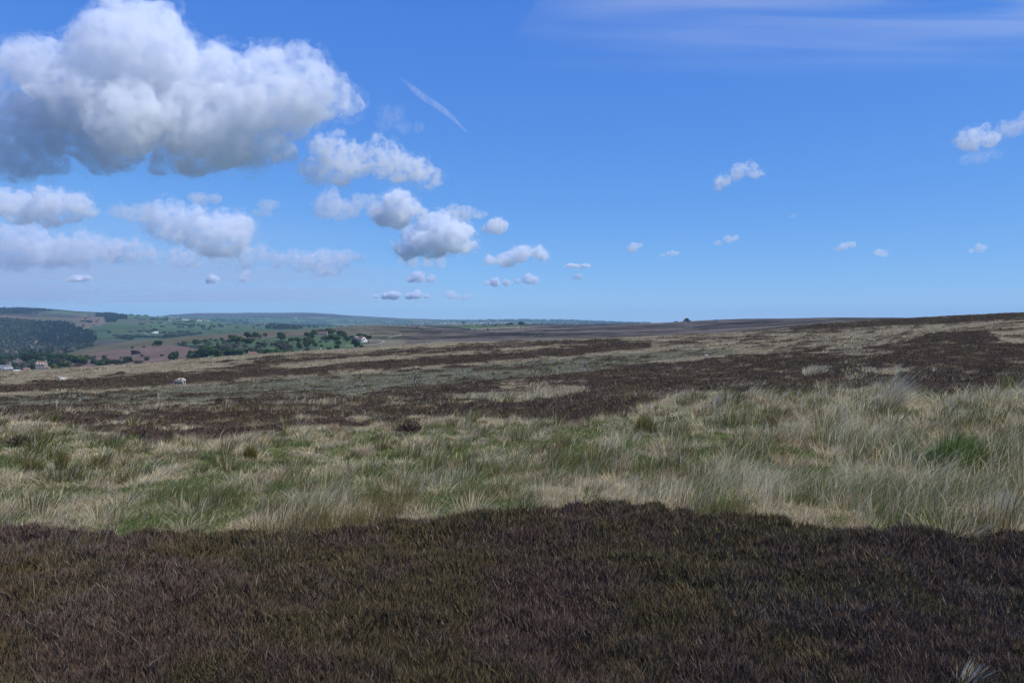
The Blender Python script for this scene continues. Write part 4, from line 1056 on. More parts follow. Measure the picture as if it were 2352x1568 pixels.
stand("in the copse by the red cottage", "copse trees", [(330,577,230,150,"oak","biggest dark oak in the copse at the moor's edge"),(250,540,110,90,"bright"),(182,577,80,60,"oak"),(300,472,84,60,"shrub"),(480,550,130,82,"bright"),(600,552,180,100,"oak"),(540,562,130,62,"bright"),(510,482,120,72,"bare"),(790,528,100,88,"oak","dark tree just behind the red roofed cottage"),(920,538,100,82,"bright"),(975,532,120,82,"oak"),(1050,524,140,66,"bright"),(1180,524,140,62,"bright"),(720,500,50,60,"bare"),(660,520,90,70,"oak"),(850,500,90,60,"bare"),(410,500,80,66,"bright"),(155,507,36,40,"shrub"),(145,547,42,42,"shrub"),(10,552,52,78,"oak"),(870,480,70,50,"oak")], Z2, 10.453, 700)
stand("around the stone farm", "farmyard trees", [(1380,336,76,62,"oak"),(1450,332,62,82,"bright"),(1520,314,86,66,"oak","round oak leaning over the stone farm's roof"),(1620,310,112,72,"oak","largest dark oak right of the stone farm"),(1740,336,96,78,"oak"),(1660,372,112,72,"bright"),(1600,366,92,62,"bright"),(1545,360,50,34,"bare"),(1400,442,104,100,"bright"),(1470,437,52,52,"oak"),(1380,378,74,52,"bright"),(1800,377,72,60,"oak"),(1850,352,60,40,"bright"),(1430,350,50,50,"oak")], Z2, 10.453, 700)
stand("near the white cottage", "farmyard trees", [(1885,446,102,104,"oak","tall dense tree in front of the white cottage"),(1930,332,72,46,"oak"),(2022,356,66,46,"oak"),(1975,330,60,34,"bright"),(1705,412,68,46,"oak"),(1690,466,60,62,"oak"),(1950,432,46,24,"shrub"),(2025,388,18,20,"brown")], Z2, 10.453, 700)
stand("on the lower pasture by the track", "farm pasture shrubs", [(1530,432,42,26,"shrub"),(1615,470,46,36,"shrub"),(1495,477,16,22,"brown"),(1360,502,70,50,"bare"),(1390,500,50,66,"bare"),(1340,500,40,32,"shrub"),(1580,385,26,20,"shrub"),(1520,388,30,18,"shrub"),(1720,380,22,14,"shrub")], Z2, 10.453, 700)
# crest trees
stand("on the ridge field against the far hills", "ridge trees", [(757,164,32,30,"oak","flat topped tree alone at the ridge field's left end"),(1130,170,22,20,"oak"),(1146,170,24,22,"oak"),(1167,169,28,24,"oak"),(1248,169,54,34,"oak","widest tree on the ridge field, gaps in its crown"),(1030,175,26,14,"shrub"),(1078,167,14,14,"bare"),(965,184,20,20,"blossom"),(358,192,22,10,"shrub"),(856,212,12,9,"brown"),(963,213,14,16,"shrub"),(975,213,14,8,"shrub"),(1245,190,8,10,"shrub")], Z3, 8.553, 1000)
place_tree(676.0, 322.2, 3.2, 1.7, "bright", "small spreading tree on the skyline left of the pair", "skyline trees", 900)
place_tree(686.8, 321.4, 4.2, 3.8, "oak", "rounded dark tree, highest on the bare moor skyline", "skyline trees", 900)
place_tree(688.6, 321.4, 4.0, 1.9, "oak", "low dark tree at the right foot of the skyline's highest tree", "skyline trees", 900)
place_tree(684.4, 321.6, 2.2, 2.4, "bare", "pale leafless tree at the left of the skyline's highest tree", "skyline trees", 900)
place_tree(715.6, 320.3, 3.4, 1.3, "shrub", "low round bush, rightmost on the moor skyline", "skyline trees", 900)

# field trees and hedges across the dale
stand("in the green fields across the dale", "field trees", [(256,552,22,22,"oak"),(315,575,60,56,"oak"),(352,600,72,50,"oak"),(830,567,96,28,"shrub"),(1085,392,70,40,"oak"),(1130,392,70,38,"oak"),(1050,388,60,30,"bare"),(1300,435,34,30,"oak"),(1322,460,40,24,"oak"),(1400,545,120,78,"oak"),(1440,560,100,60,"oak"),(1620,597,110,52,"oak"),(1520,595,60,36,"shrub"),(435,650,40,30,"shrub"),(1035,555,70,50,"bare"),
    (2205,478,30,34,"oak"),(1705,395,28,26,"oak"),(2285,530,30,24,"shrub")], Zb, 23.52, 1700)
stand("in the hedge below the white barn", "hedge trees", [(500,680,90,70,"bare"),(540,685,80,50,"oak"),(640,675,90,50,"bare"),(750,670,110,50,"oak"),(870,760,130,70,"oak"),(740,738,80,60,"oak"),(1180,690,60,60,"oak"),(1050,685,120,60,"bare"),(1480,700,90,60,"oak"),(1590,708,60,36,"oak"),(1340,700,80,40,"bare")], Zb, 23.52, 1700)
stand("in the belt of trees beyond the spur", "dale wood edge trees", [(1680,715,130,110,"oak"),(1780,700,140,90,"oak"),(1880,690,140,90,"oak"),(1990,680,140,80,"oak"),(2110,665,140,80,"oak"),(2230,650,140,70,"oak"),(1780,605,90,56,"oak"),(1860,605,90,46,"bare"),(1970,590,100,60,"oak"),(2060,590,100,54,"oak"),(2180,590,130,56,"oak"),(2340,640,130,70,"bare"),(2460,620,120,60,"oak")], Zb, 23.52, 1700)
stand("on the bracken slope across the dale", "dale side trees", [(2005,340,46,56,"oak"),(2110,415,130,70,"oak"),(1960,395,130,50,"oak"),(1960,495,50,60,"shrub"),(2270,402,66,44,"oak"),(2310,345,40,26,"shrub"),(1335,368,18,14,"shrub"),(1400,390,18,22,"shrub"),(1545,380,20,18,"shrub"),(1615,384,26,20,"shrub"),(1680,384,34,22,"shrub"),(1795,398,28,20,"shrub"),(2205,475,46,26,"shrub")], Za, 23.52, 2300)
stand("in the small copses on the far fields", "far copse trees", [(1340,285,140,54,"oak"),(1450,290,110,40,"oak"),(1600,292,130,46,"oak"),(1700,295,120,50,"oak"),(1180,270,80,26,"oak"),(985,255,80,30,"oak"),(1350,352,90,24,"shrub"),(1525,364,120,32,"oak"),(1880,395,90,52,"oak"),(1980,390,70,34,"bare"),(2090,400,110,46,"oak"),(2210,410,150,30,"oak"),(1055,300,50,30,"oak"),(740,245,40,34,"oak"),(2250,340,300,40,"oak"),(2000,345,100,22,"shrub")], Zb, 23.52, 2500)

def foliage_mass(name, label, pts, kind_of, cat, per=46):
    """a wood that reads as one mass: many small crowns of leaf clumps in one mesh. pts: (x, y, z, radius, height)"""
    rng = np.random.default_rng(len(pts))
    V, C = [], []
    pal = {"d": (0.036, 0.056, 0.028), "c": (0.020, 0.034, 0.024), "g": (0.085, 0.082, 0.066), "b": (0.055, 0.085, 0.034)}
    for i, (x, y, z, r, h) in enumerate(pts):
        kd = kind_of(i, x, y)
        d = rng.normal(0, 1, (per, 3)); d /= np.linalg.norm(d, axis=1)[:, None]; d[:, 2] = np.abs(d[:, 2]) * 1.0
        if kd == "c":
            t = rng.random(per) ** 0.8; P = np.stack([d[:, 0] * r * .75 * (1.05 - t), d[:, 1] * r * .75 * (1.05 - t), t * h], 1)
        else:
            P = d * np.array((r, r, h * 0.72)) * rng.uniform(0.7, 1.05, (per, 1)); P[:, 2] += h * 0.25
        v, f = leaf_quads(P + np.array((x, y, z)), d, r * 0.33, rng)
        V.append(v); C.append(np.repeat(np.array(pal[kd])[None] * (rng.uniform(.7, 1.3) * rng.uniform(.7, 1.3, per))[:, None], 4, axis=0))
    V = np.concatenate(V); C = np.concatenate(C)
    o = mesh_obj(name, V, np.arange(len(V)).reshape(-1, 4), MAT_LEAF, col=C)
    tag(o, label, cat, kind="stuff")
def in_view(poly, n, ya, yb, ua, ub, seed):
    rng = np.random.default_rng(seed)
    u = rng.uniform(ua, ub, n); Y = np.sqrt(rng.uniform(ya * ya, yb * yb, n)); x = (u - UC) / F * Y
    z = land_z(x, Y); v = VH - F * z / Y
    k = inside(poly, u, v)
    return x[k], Y[k], z[k] + EYE, u[k], v[k], rng
x, y, z, u, v, rng = in_view([(-160,322.5),(0,320.5),(3,319.3),(18,320.6),(40,322.8),(66,323),(75,326),(85,331),(95,334),(97,339.5),(88,346),(62,356),(-160,358)], 9000, 1350, 2900, -150, 100, 4)
k = ~inside(Za((805,840),(915,815),(900,950),(780,1000)), u, v)
x, y, z, u, v = x[k], y[k], z[k], u[k], v[k]
pts = [(a, b, c - 1, rng.uniform(4.0, 7.5), rng.uniform(9, 14)) for a, b, c in zip(x, y, z)][:3800]
con = smooth01(20, 50, u) * (1 - smooth01(345, 349, v)) * 0.85
vv = v
foliage_mass("woodland", "dark wood covering the dale side beyond the village", pts, lambda i, a, b: "c" if random.random() < con[i] else ("g" if random.random() < 0.16 + 0.4 * (vv[i] > 344) else "d"), "woodland", 40)
x, y, z, u, v, rng = in_view([(-160,352),(0,352),(62,355),(75,362),(62,371),(-160,378)], 1500, 880, 1400, -150, 80, 5)
foliage_mass("scrub", "scrubby trees filling the valley floor behind the village", [(a, b, c - .5, rng.uniform(2.5, 5), rng.uniform(4, 8)) for a, b, c in zip(x, y, z)][:420], lambda i, a, b: "dgbd"[i % 4], "scrub", 40)
x, y, z, u, v, rng = in_view(Zb((0,165),(300,150),(750,215),(750,262),(520,268),(500,332),(260,345),(240,215),(0,212)), 9000, 2700, 5200, 90, 132, 6)
foliage_mass("plantation", "dark plantation running along the hillside above the fields", [(a, b, c - 1, rng.uniform(6, 10), rng.uniform(10, 15)) for a, b, c in zip(x, y, z)][:420], lambda i, a, b: "c", "woodland", 26)
x, y, z, u, v, rng = in_view(Z2((950,248),(990,205),(1080,196),(1200,225),(1310,240),(1320,252),(1130,250)), 9000, 2400, 4200, 262, 304, 7)
foliage_mass("copse", "dark copse on the slope below the long far hill", [(a, b, c - 1, rng.uniform(6, 9), rng.uniform(11, 15)) for a, b, c in zip(x, y, z)][:260], lambda i, a, b: "d", "woodland", 30)
x, y, z, u, v, rng = in_view([(120,314),(640,319),(640,325),(420,326.5),(300,329),(222,334),(119,323)], 7000, 2600, 9400, 118, 640, 8)
hx = fbm2(x / 300, y / 300, 171, 3)
k = hx > 0.55
foliage_mass("far_woods", "scattered hedges and small woods on the far dale", [(a, b, c - 1, rng.uniform(5, 11), rng.uniform(6, 11)) for a, b, c in zip(x[k], y[k], z[k])][:1300], lambda i, a, b: "d" if i % 4 else "c", "woodland", 14)
x, y, z, u, v, rng = in_view([(478,318),(700,318),(640,324),(560,321.4),(478,321.6)], 4000, 7600, 9800, 470, 650, 9)
foliage_mass("skyline_woods", "low dark woods along the far skyline", [(a, b, c - 1, rng.uniform(10, 18), rng.uniform(9, 15)) for a, b, c in zip(x, y, z)][:330], lambda i, a, b: "c" if i % 3 else "d", "woodland", 14)
x, y, z, u, v, rng = in_view(Za((-4000,70),(0,92),(560,92),(1330,132),(1000,140),(600,165),(900,200),(-4000,190)), 9000, 3300, 5000, -150, 60, 10)
foliage_mass("ridge_plantation", "blue dark plantation along the highest ridge at the left", [(a, b, c - 1, rng.uniform(7, 11), rng.uniform(10, 14)) for a, b, c in zip(x, y, z)][:900], lambda i, a, b: "c", "woodland", 22)
def hedge(name, pix, conv, hm, wm, label, y0, cat="hedge", grp="field hedges"):
    rng = np.random.default_rng(int(pix[0][0]))
    P = [hit(*conv(p)[0], y0) for p in pix]
    o0 = np.array(P[0]); pts = []
    for a, b in zip(P[:-1], P[1:]):
        L = math.hypot(b[0] - a[0], b[1] - a[1]); m = max(int(L / 2.2), 2)
        for t in rng.uniform(0, 1, m * 9):
            x, y = a[0] + (b[0] - a[0]) * t + rng.normal(0, wm / 2), a[1] + (b[1] - a[1]) * t + rng.normal(0, wm / 2)
            pts.append((x, y, rng.uniform(0.1, 1.0) * hm * (0.7 + 0.6 * noise2(np.array([x / 9]), np.array([y / 9]), 5)[0])))
    pts = np.array(pts); zz = land_z(pts[:, 0], pts[:, 1]) + EYE
    c = np.stack([pts[:, 0], pts[:, 1], zz + pts[:, 2]], 1) - o0
    v, f = leaf_quads(c, rng.normal(0, 1, c.shape) + np.array((0, 0, .6)), hm * 0.28, rng)
    o = mesh_obj(name, v, f, MAT_LEAF, col=np.repeat(np.array((0.036, 0.052, 0.028))[None] * rng.uniform(.6, 1.5, (len(c), 1)), 4, axis=0))
    o.location = tuple(o0)
    tag(o, label, cat, grp)
hedge("hedgerow", [(570,715),(700,728),(800,745)], Zb, 6, 5, "thick dark hedge at the bottom of the lowest green field", 1700)
hedge("hedgerow", [(840,684),(1000,690),(1200,692),(1400,700),(1610,708)], Zb, 5, 5, "long hedge running below the white barn", 1700)
hedge("hedgerow", [(1000,556),(1150,560),(1340,560)], Zb, 4, 4, "short hedge left of the white barn", 1700)
hedge("hedgerow", [(1740,398),(1900,402),(2100,408),(2340,420)], Zb, 4, 5, "hedge across the upper right of the green fields", 2200)
hedge("hedgerow", [(0,548),(150,549),(280,552)], Zb, 2, 3, "thin low hedge at the left of the green fields", 1900)
# ------------------------------------------------------------------ buildings
M_STONE = simple_mat("sandstone_wall", (0.30, 0.26, 0.20), 0.9, 0.2, 1.6, 0.3)
M_GREYSTONE = simple_mat("grey_stone_wall", (0.20, 0.195, 0.19), 0.9, 0.2, 1.2, 0.3)
M_WHITE = simple_mat("white_render", (0.74, 0.72, 0.68), 0.8, 0.06, 0.8)
M_CREAM = simple_mat("cream_render", (0.46, 0.40, 0.30), 0.8, 0.1, 0.8)
M_OCHRE = simple_mat("ochre_stone", (0.33, 0.25, 0.13), 0.9, 0.15, 1.0)
M_PAN = simple_mat("red_pantile", (0.24, 0.125, 0.095), 0.8, 0.18, 2.5, 0.4)
M_BROWN = simple_mat("brown_tile", (0.135, 0.085, 0.075), 0.8, 0.15, 2.5, 0.4)
M_SLATE = simple_mat("grey_roof_sheet", (0.22, 0.225, 0.24), 0.6, 0.1, 1.0)
M_SHEET = simple_mat("white_plastic_sheet", (0.62, 0.63, 0.64), 0.5, 0.05, 0.5)
M_DARK = simple_mat("dark_window", (0.025, 0.03, 0.035), 0.15, 0.1, 2.0, spec=0.5)
M_PAINT = simple_mat("white_paint", (0.80, 0.79, 0.77), 0.5, 0.04, 1.0)
M_DOOR = simple_mat("painted_door", (0.10, 0.07, 0.05), 0.6, 0.1, 2.0)
M_WOOD = simple_mat("weathered_wood", (0.27, 0.245, 0.21), 0.9, 0.2, 9.0, 0.3)
M_STONEBIT = simple_mat("pale_rock", (0.40, 0.39, 0.37), 0.9, 0.2, 6.0, 0.4)
def box(x0, x1, y0, y1, z0, z1):
    v = [(x0,y0,z0),(x1,y0,z0),(x1,y1,z0),(x0,y1,z0),(x0,y0,z1),(x1,y0,z1),(x1,y1,z1),(x0,y1,z1)]
    return v, [(3,2,1,0),(4,5,6,7),(0,1,5,4),(1,2,6,5),(2,3,7,6),(3,0,4,7)]
def merge(*shapes):
    V, Fc = [], []
    for v, f in shapes:
        k = len(V); V += [tuple(p) for p in v]; Fc += [tuple(i + k for i in q) for q in f]
    return V, Fc
def part(name, shape, mat, parent):
    return mesh_obj(name, shape[0], list(shape[1]), mat, parent)
def gable_body(x0, x1, y0, y1, h, r):
    ym = (y0 + y1) / 2
    v = [(x0,y0,-3),(x1,y0,-3),(x1,y1,-3),(x0,y1,-3),(x0,y0,h),(x1,y0,h),(x1,y1,h),(x0,y1,h),(x0,ym,h+r),(x1,ym,h+r)]
    return v, [(3,2,1,0),(0,1,5,4),(2,3,7,6),(1,2,6,9,5),(3,0,4,8,7),(4,5,9,8),(6,7,8,9)]
def gable_roof(x0, x1, y0, y1, h, r, t=0.22, ov=0.3):
    ym = (y0 + y1) / 2; s = r / (ym - y0); e = ov * s
    v = [(x0-ov*.6,y0-ov,h-e+.06),(x1+ov*.6,y0-ov,h-e+.06),(x1+ov*.6,ym,h+r+.06),(x0-ov*.6,ym,h+r+.06),(x1+ov*.6,y1+ov,h-e+.06),(x0-ov*.6,y1+ov,h-e+.06)]
    v += [(a, b, c + t) for a, b, c in v]
    return v, [(0,3,2,1),(3,5,4,2),(6,7,8,9),(9,8,10,11),(0,1,7,6),(5,11,10,4),(1,2,8,7),(2,4,10,8),(3,0,6,9),(5,3,9,11)]
def window(parent, x, y, z, w, h, face='y', frame=M_PAINT):
    """a framed window standing just proud of a wall that faces -y (or +x), its panes a sub-part"""
    if face == 'y':
        f = part("window", box(x-w/2-.12, x+w/2+.12, y-.06, y+.03, z-.14, z+h+.12), frame, parent); part("pane", box(x-w/2, x+w/2, y-.09, y-.055, z, z+h), M_DARK, f)
    else:
        f = part("window", box(y-.03, y+.06, x-w/2-.12, x+w/2+.12, z-.14, z+h+.12), frame, parent); part("pane", box(y+.055, y+.09, x-w/2, x+w/2, z, z+h), M_DARK, f)
def chimney(parent, x, y, z, w=.7, h=1.5, mat=None):
    part("chimney", merge(box(x-w/2, x+w/2, y-w/2, y+w/2, z-1.0, z+h), box(x-w*.3, x-w*.05, y-w*.2, y+w*.2, z+h, z+h+.35), box(x+w*.05, x+w*.3, y-w*.2, y+w*.2, z+h, z+h+.35)), mat or M_STONE, parent)
def site(name, u, v, rz, label, cat, group=None, y0=600.0, sink=0.2, pos=None):
    x, y, z = pos or hit(u, v, y0)
    e = empty(name, (x, y, z - sink), rz - math.atan((u - UC) / F))
    tag(e, label, cat, group)
    return e
def house(name, u, v, rz, label, w, d, h, r, wall, roof, wins=(), gwins=(), chims=(-1,), y0=600.0, cat="house", group=None, door=None, barge=False):
    e = site(name, u, v, rz, label, cat, group, y0)
    part("wall", gable_body(-w/2, w/2, -d/2, d/2, h, r), wall, e)
    rf = part("roof", gable_roof(-w/2, w/2, -d/2, d/2, h, r), roof, e)
    for c in chims: chimney(rf, c * (w/2 - .45), 0, h + r)
    for x, z, ww, hh in wins: window(e, x, -d/2, z, ww, hh)
    for y, z, ww, hh in gwins: window(e, y, w/2, z, ww, hh, 'x')
    if door is not None:
        dr = part("door", box(door-.5, door+.5, -d/2-.07, -d/2+.03, -.1, 2.0), M_DOOR, e); part("handle", box(door+.3, door+.38, -d/2-.13, -d/2-.07, .95, 1.05), M_SLATE, dr)
    if barge:
        s = r / (d / 2)
        for sg in (-1, 1):
            v_ = [(w/2+.14, 0, h+r+.30), (w/2+.14, sg*(d/2+.4), h-.4*s+.30), (w/2+.14, sg*(d/2+.4), h-.4*s-.25), (w/2+.14, 0, h+r-.25)]
            v_ += [(a + .12, b, c) for a, b, c in v_]
            part("bargeboard", (v_, [(0,1,2,3),(7,6,5,4),(0,4,5,1),(1,5,6,2),(2,6,7,3),(3,7,4,0)]), M_PAINT, e)
    return e
R_ = math.radians
# the tall farmhouse with three white dormers
e = house("farmhouse", 41.6, 369.4, R_(-27), "tall stone farmhouse with three white dormers, red roof and lean-to", 9.6, 7.0, 5.9, 3.5, M_STONE, M_PAN, [(-3.2,.5,1.2,1.7),(3.0,.5,1.6,1.8),(-3.0,3.4,.95,1.4),(0,3.4,.95,1.4),(3.0,3.4,.95,1.4)], [(-1.2,3.3,.7,1.2),(1.2,3.3,.7,1.2)], (-1, 1), door=0.0)
for sx in (-1, 1):
    part("gable_coping", gable_roof(sx*4.8-.22, sx*4.8+.22, -3.6, 3.6, 6.05, 3.6, .3, .05), M_STONE, e)
for x in (-2.9, 0.0, 2.9):
    dm = part("dormer", gable_body(x-.75, x+.75, -3.55, -1.0, 0, 0.6), M_PAINT, e); dm.location = (0, 0, 5.8)
    dm.data.vertices.foreach_set("co", np.array([(vx, vy, max(vz, -.2)) for vx, vy, vz in [(x-.75,-3.55,-.2),(x+.75,-3.55,-.2),(x+.75,-1.0,-.2),(x-.75,-1.0,-.2),(x-.75,-3.55,1.35),(x+.75,-3.55,1.35),(x+.75,-1.0,1.35),(x-.75,-1.0,1.35),(x,-3.55,1.95),(x,-1.0,1.95)]], dtype=np.float32).ravel())
    dm.data.polygons.foreach_set("loop_total", np.array([len(p.vertices) for p in dm.data.polygons], dtype=np.int32)); dm.data.update()
    part("pane", box(x-.42, x+.42, -3.62, -3.56, .15, 1.25), M_DARK, dm)
lt = part("lean_to", gable_body(4.8, 9.0, -3.3, 1.0, 2.3, 1.3), M_STONE, e)
part("lean_to_roof", gable_roof(4.85, 9.0, -3.3, 1.0, 2.3, 1.3), M_PAN, lt)
window(lt, 6.6, -3.3, .7, 1.6, 1.1)
# the hip-roofed house behind it
e = site("hipped_house", 17.6, 364.6, R_(-12), "hip roofed brown tiled house among the village trees", "house")
part("wall", box(-5, 5, -3.8, 3.8, -3, 5.0), M_CREAM, e)
rf = part("roof", ([(-5.4,-4.2,4.9),(5.4,-4.2,4.9),(5.4,4.2,4.9),(-5.4,4.2,4.9),(-1.2,0,7.7),(1.2,0,7.7),(-5.4,-4.2,5.1),(5.4,-4.2,5.1),(5.4,4.2,5.1),(-5.4,4.2,5.1)], [(3,2,1,0),(6,7,5,4),(7,8,5),(8,9,4,5),(9,6,4),(0,1,7,6),(1,2,8,7),(2,3,9,8),(3,0,6,9)]), M_BROWN, e)
chimney(rf, 0, 0, 7.6, .9, 1.1)
for x in (-3.4, -1.6, 2.6, 4.2): window(e, x, -3.8, 3.1, 1.0, 1.2)
for x in (-3.4, 2.6): window(e, x, -3.8, .6, 1.2, 1.3)
house("cottage", 8.4, 369.0, R_(-35), "small ochre cottage with one tall chimney behind the barn", 5.5, 4.5, 3.2, 2.4, M_OCHRE, M_SLATE, [(0,1.4,.8,1.0)], [], (1,), door=-1.6)
house("barn", 1.6, 371.4, R_(-62), "grey stone barn at the left edge, gable towards the moor", 14, 9.5, 4.6, 2.8, M_GREYSTONE, M_SLATE, [(3,1.2,1.0,1.0)], [(0,2.2,.7,.9)], (), cat="barn")
e = house("barn", 8.6, 371.2, R_(-8), "long low barn with three white skylights in its roof", 8.5, 6, 3.0, 1.9, M_GREYSTONE, M_SLATE, [(-2,1,.8,.8)], [], (), cat="barn")
for x in (-2.6, 0, 2.6):
    part("skylight", ([(x-.6,-2.2,3.95),(x+.6,-2.2,3.95),(x+.6,-1.2,4.58),(x-.6,-1.2,4.58),(x-.6,-2.2,4.1),(x+.6,-2.2,4.1),(x+.6,-1.2,4.73),(x-.6,-1.2,4.73)], [(3,2,1,0),(4,5,6,7),(0,1,5,4),(1,2,6,5),(2,3,7,6),(3,0,4,7)]), M_SHEET, e)
def polytunnel(u, v, rz, L, r, label, y0=600.0):
    e = site("polytunnel", u, v, rz, label, "polytunnel", None, y0)
    n = 9; vs = []
    for x in (-L/2, L/2):
        for i in range(n): a = math.pi * i / (n - 1); vs.append((x, -r * math.cos(a), r * .8 * math.sin(a)))
    part("cover", (vs, [(i, i + 1, n + i + 1, n + i) for i in range(n - 1)] + [tuple(range(n - 1, -1, -1)), tuple(range(n, 2 * n))]), M_SHEET, e)
    fr = [box(x-.06, x+.06, -r*.5-.06, -r*.5+.06, 0, r*.72) for x in (-L/2-.1, L/2+.1)] + [box(x-.06, x+.06, r*.5-.06, r*.5+.06, 0, r*.72) for x in (-L/2-.1, L/2+.1)]
    part("frame", merge(*fr), M_WOOD, e)
polytunnel(16.2, 370.6, R_(6), 8.0, 2.0, "low white plastic tunnel right of the skylit barn")
house("outbuilding", 26.9, 371.0, R_(-10), "low outbuilding showing only its red roof over the moor edge", 6.0, 4.0, 2.2, 1.5, M_STONE, M_PAN, [], [], (0,), cat="outbuilding", door=0.5)
house("cottage", 50.2, 354.6, R_(-30), "tiny white gabled cottage half hidden at the valley woods", 8, 6, 3.5, 2.6, M_WHITE, M_SLATE, [(-2,1.2,1,1.2),(2,1.2,1,1.2)], [], (1,), y0=1000, door=0.0)
# the farm on the spur
e = house("cottage", 361.6, 341.3, R_(-52), "white gabled cottage with orange red roof by the track", 9.0, 6.6, 3.0, 2.8, M_WHITE, M_PAN, [(-2.6,1.0,1.0,1.2),(1.6,1.0,1.0,1.2)], [], (-.2,), y0=800, door=-.4, barge=True)
pc = part("porch_wing", gable_body(4.5, 7.6, -2.6, 1.8, 2.1, 1.7), M_WHITE, e)
part("wing_roof", gable_roof(4.66, 7.6, -2.6, 1.8, 2.1, 1.7), M_PAN, pc)
window(pc, -.4, 7.6, .8, 1.2, 1.1, 'x')
part("yard_wall", box(8.2, 8.6, -6, 5, -1, 1.0), M_WHITE, e)
house("farmhouse", 322.0, 336.0, R_(-15), "long pale stone farmhouse in shade under the round trees", 15, 6, 4.2, 2.6, M_STONE, M_BROWN, [(-5,.8,1,1.3),(-2,.8,1,1.3),(4,.8,1,1.3),(-5,2.9,1,1),(4,2.9,1,1)], [(0,2,.9,1.1)], (-1, 1), y0=800, door=1.0)
house("outbuilding", 318.0, 334.2, R_(10), "small stone shed with white end left of the stone farm", 5, 4, 2.4, 1.4, M_WHITE, M_SLATE, [], [(0,1,.6,.7)], (), y0=800, cat="outbuilding", door=0.0)
house("outbuilding", 354.6, 338.6, R_(-10), "pale low shed behind the white cottage", 9, 5, 2.4, 1.2, M_CREAM, M_SLATE, [(0,1,.9,.7)], [], (), y0=800, cat="outbuilding", door=2.5)
e = house("cottage", 251.6, 356.6, R_(-24), "stone cottage with red pantile roof at the moor's edge", 6.2, 4.6, 3.3, 2.0, M_STONE, M_PAN, [(-1.5,1.2,.9,1.1)], [], (-1,), door=1.2)
w2 = part("cross_wing", gable_body(3.3, 8.2, -2.2, 2.2, 3.2, 2.1), M_STONE, e)
part("wing_roof", gable_roof(3.45, 8.2, -2.2, 2.2, 3.2, 2.1), M_PAN, w2)
window(w2, 0, 8.2, 1.2, .9, 1.1, 'x')
# across the dale
house("barn", 156.2, 332.9, R_(4), "white barn among green fields across the dale", 12, 8, 4.2, 1.4, M_WHITE, M_SHEET, [], [], (), y0=1800, cat="barn", door=2.0)
polytunnel(153.0, 332.6, R_(0), 6.0, 2.6, "small white rounded shed left of the white barn", 1800)
house("house", 169.5, 320.8, R_(20), "grey house among trees above the green fields", 12, 7, 5, 3, M_GREYSTONE, M_SLATE, [(-3,1,1.2,1.5),(3,1,1.2,1.5)], [], (1,), y0=2600, door=0.0)
for i, (a, b, rz, lab) in enumerate(((183.0,319.9,.2,"pale house leftmost in the far village row"),(185.6,320.1,-.3,"second pale house from the left in the far village row"),(188.4,320.2,.1,"third pale house from the left in the far village row"),(197.6,320.5,.4,"red roofed house at the middle of the far village row"),(200.2,320.7,-.2,"pale house right of the red roofed one in the far village row"),(204.0,320.4,.1,"white house second from the right in the far village row"),(208.2,320.9,-.1,"pale house rightmost in the far village row"))):
    house("house", a, b, rz, lab, 15, 8, 5.5, 3, (M_CREAM, M_WHITE, M_STONE)[i % 3], (M_PAN if i in (2, 3) else M_SLATE), [(-4,1,1.5,1.6),(4,1,1.5,1.6)], [], (1,), y0=3600, group="houses of the far village", door=0.0)
for a, b, lab in ((295.8,318.0,"lone pale farmhouse high on the far hillside"),(339.0,326.2,"white farm buildings low on the far dale floor"),(350.5,322.6,"pale barn between far dale woods")):
    house("farmhouse", a, b, .2, lab, 18, 9, 6, 3, M_WHITE, M_SLATE, [(-4,1,1.5,1.6),(4,1,1.5,1.6)], [], (1,), y0=5000, group="farms on the far dale", door=0.0)

# ------------------------------------------------------------------ tracks, walls, poles
def ribbon(name, pix, conv, width, mat, lift, label, y0, cat=None, kind=None, thick=0.0, height=0.0):
    P = [hit(*conv(p)[0], y0) for p in pix]
    pts = []
    for a, b in zip(P[:-1], P[1:]):
        m = max(int(math.hypot(b[0]-a[0], b[1]-a[1]) / 6), 2)
        pts += [(a[0]+(b[0]-a[0])*t, a[1]+(b[1]-a[1])*t) for t in np.linspace(0, 1, m, endpoint=False)]
    pts.append(P[-1][:2]); pts = np.array(pts)
    for _ in range(6): pts[1:-1] = (pts[:-2] + pts[2:] + 2 * pts[1:-1]) / 4
    d = np.gradient(pts, axis=0); d /= np.linalg.norm(d, axis=1)[:, None]; nn = np.stack([-d[:, 1], d[:, 0]], 1)
    jit = 1 + .25 * (noise2(np.arange(len(pts)) * .3, np.zeros(len(pts)), 4) - .5)
    L, Rr = pts + nn * width / 2 * jit[:, None], pts - nn * width / 2 * jit[:, None]
    zl, zr = land_z(L[:, 0], L[:, 1]) + EYE, land_z(Rr[:, 0], Rr[:, 1]) + EYE
    n = len(pts)
    if height:
        hv = height * (.9 + .25 * noise2(np.arange(n) * .9, np.zeros(n), 7))
        V = np.concatenate([np.c_[L, zl-.6], np.c_[Rr, zr-.6], np.c_[L, zl+hv], np.c_[Rr, zr+hv]])
        Fc = [(i, i+1, 2*n+i+1, 2*n+i) for i in range(n-1)] + [(n+i+1, n+i, 3*n+i, 3*n+i+1) for i in range(n-1)] + [(2*n+i, 2*n+i+1, 3*n+i+1, 3*n+i) for i in range(n-1)] + [(0, 2*n, 3*n, n), (n-1, 2*n-1, 4*n-1, 3*n-1)]
    else:
        zz = np.maximum(zl, zr) + lift
        V = np.concatenate([np.c_[L, zz], np.c_[Rr, zz]]); Fc = [(n+i, n+i+1, i+1, i) for i in range(n-1)]
    o = mesh_obj(name, V, Fc, mat)
    tag(o, label, cat, None, kind)
M_TRACK = simple_mat("track_stone", (0.28, 0.255, 0.21), 0.95, 0.15, 0.3)
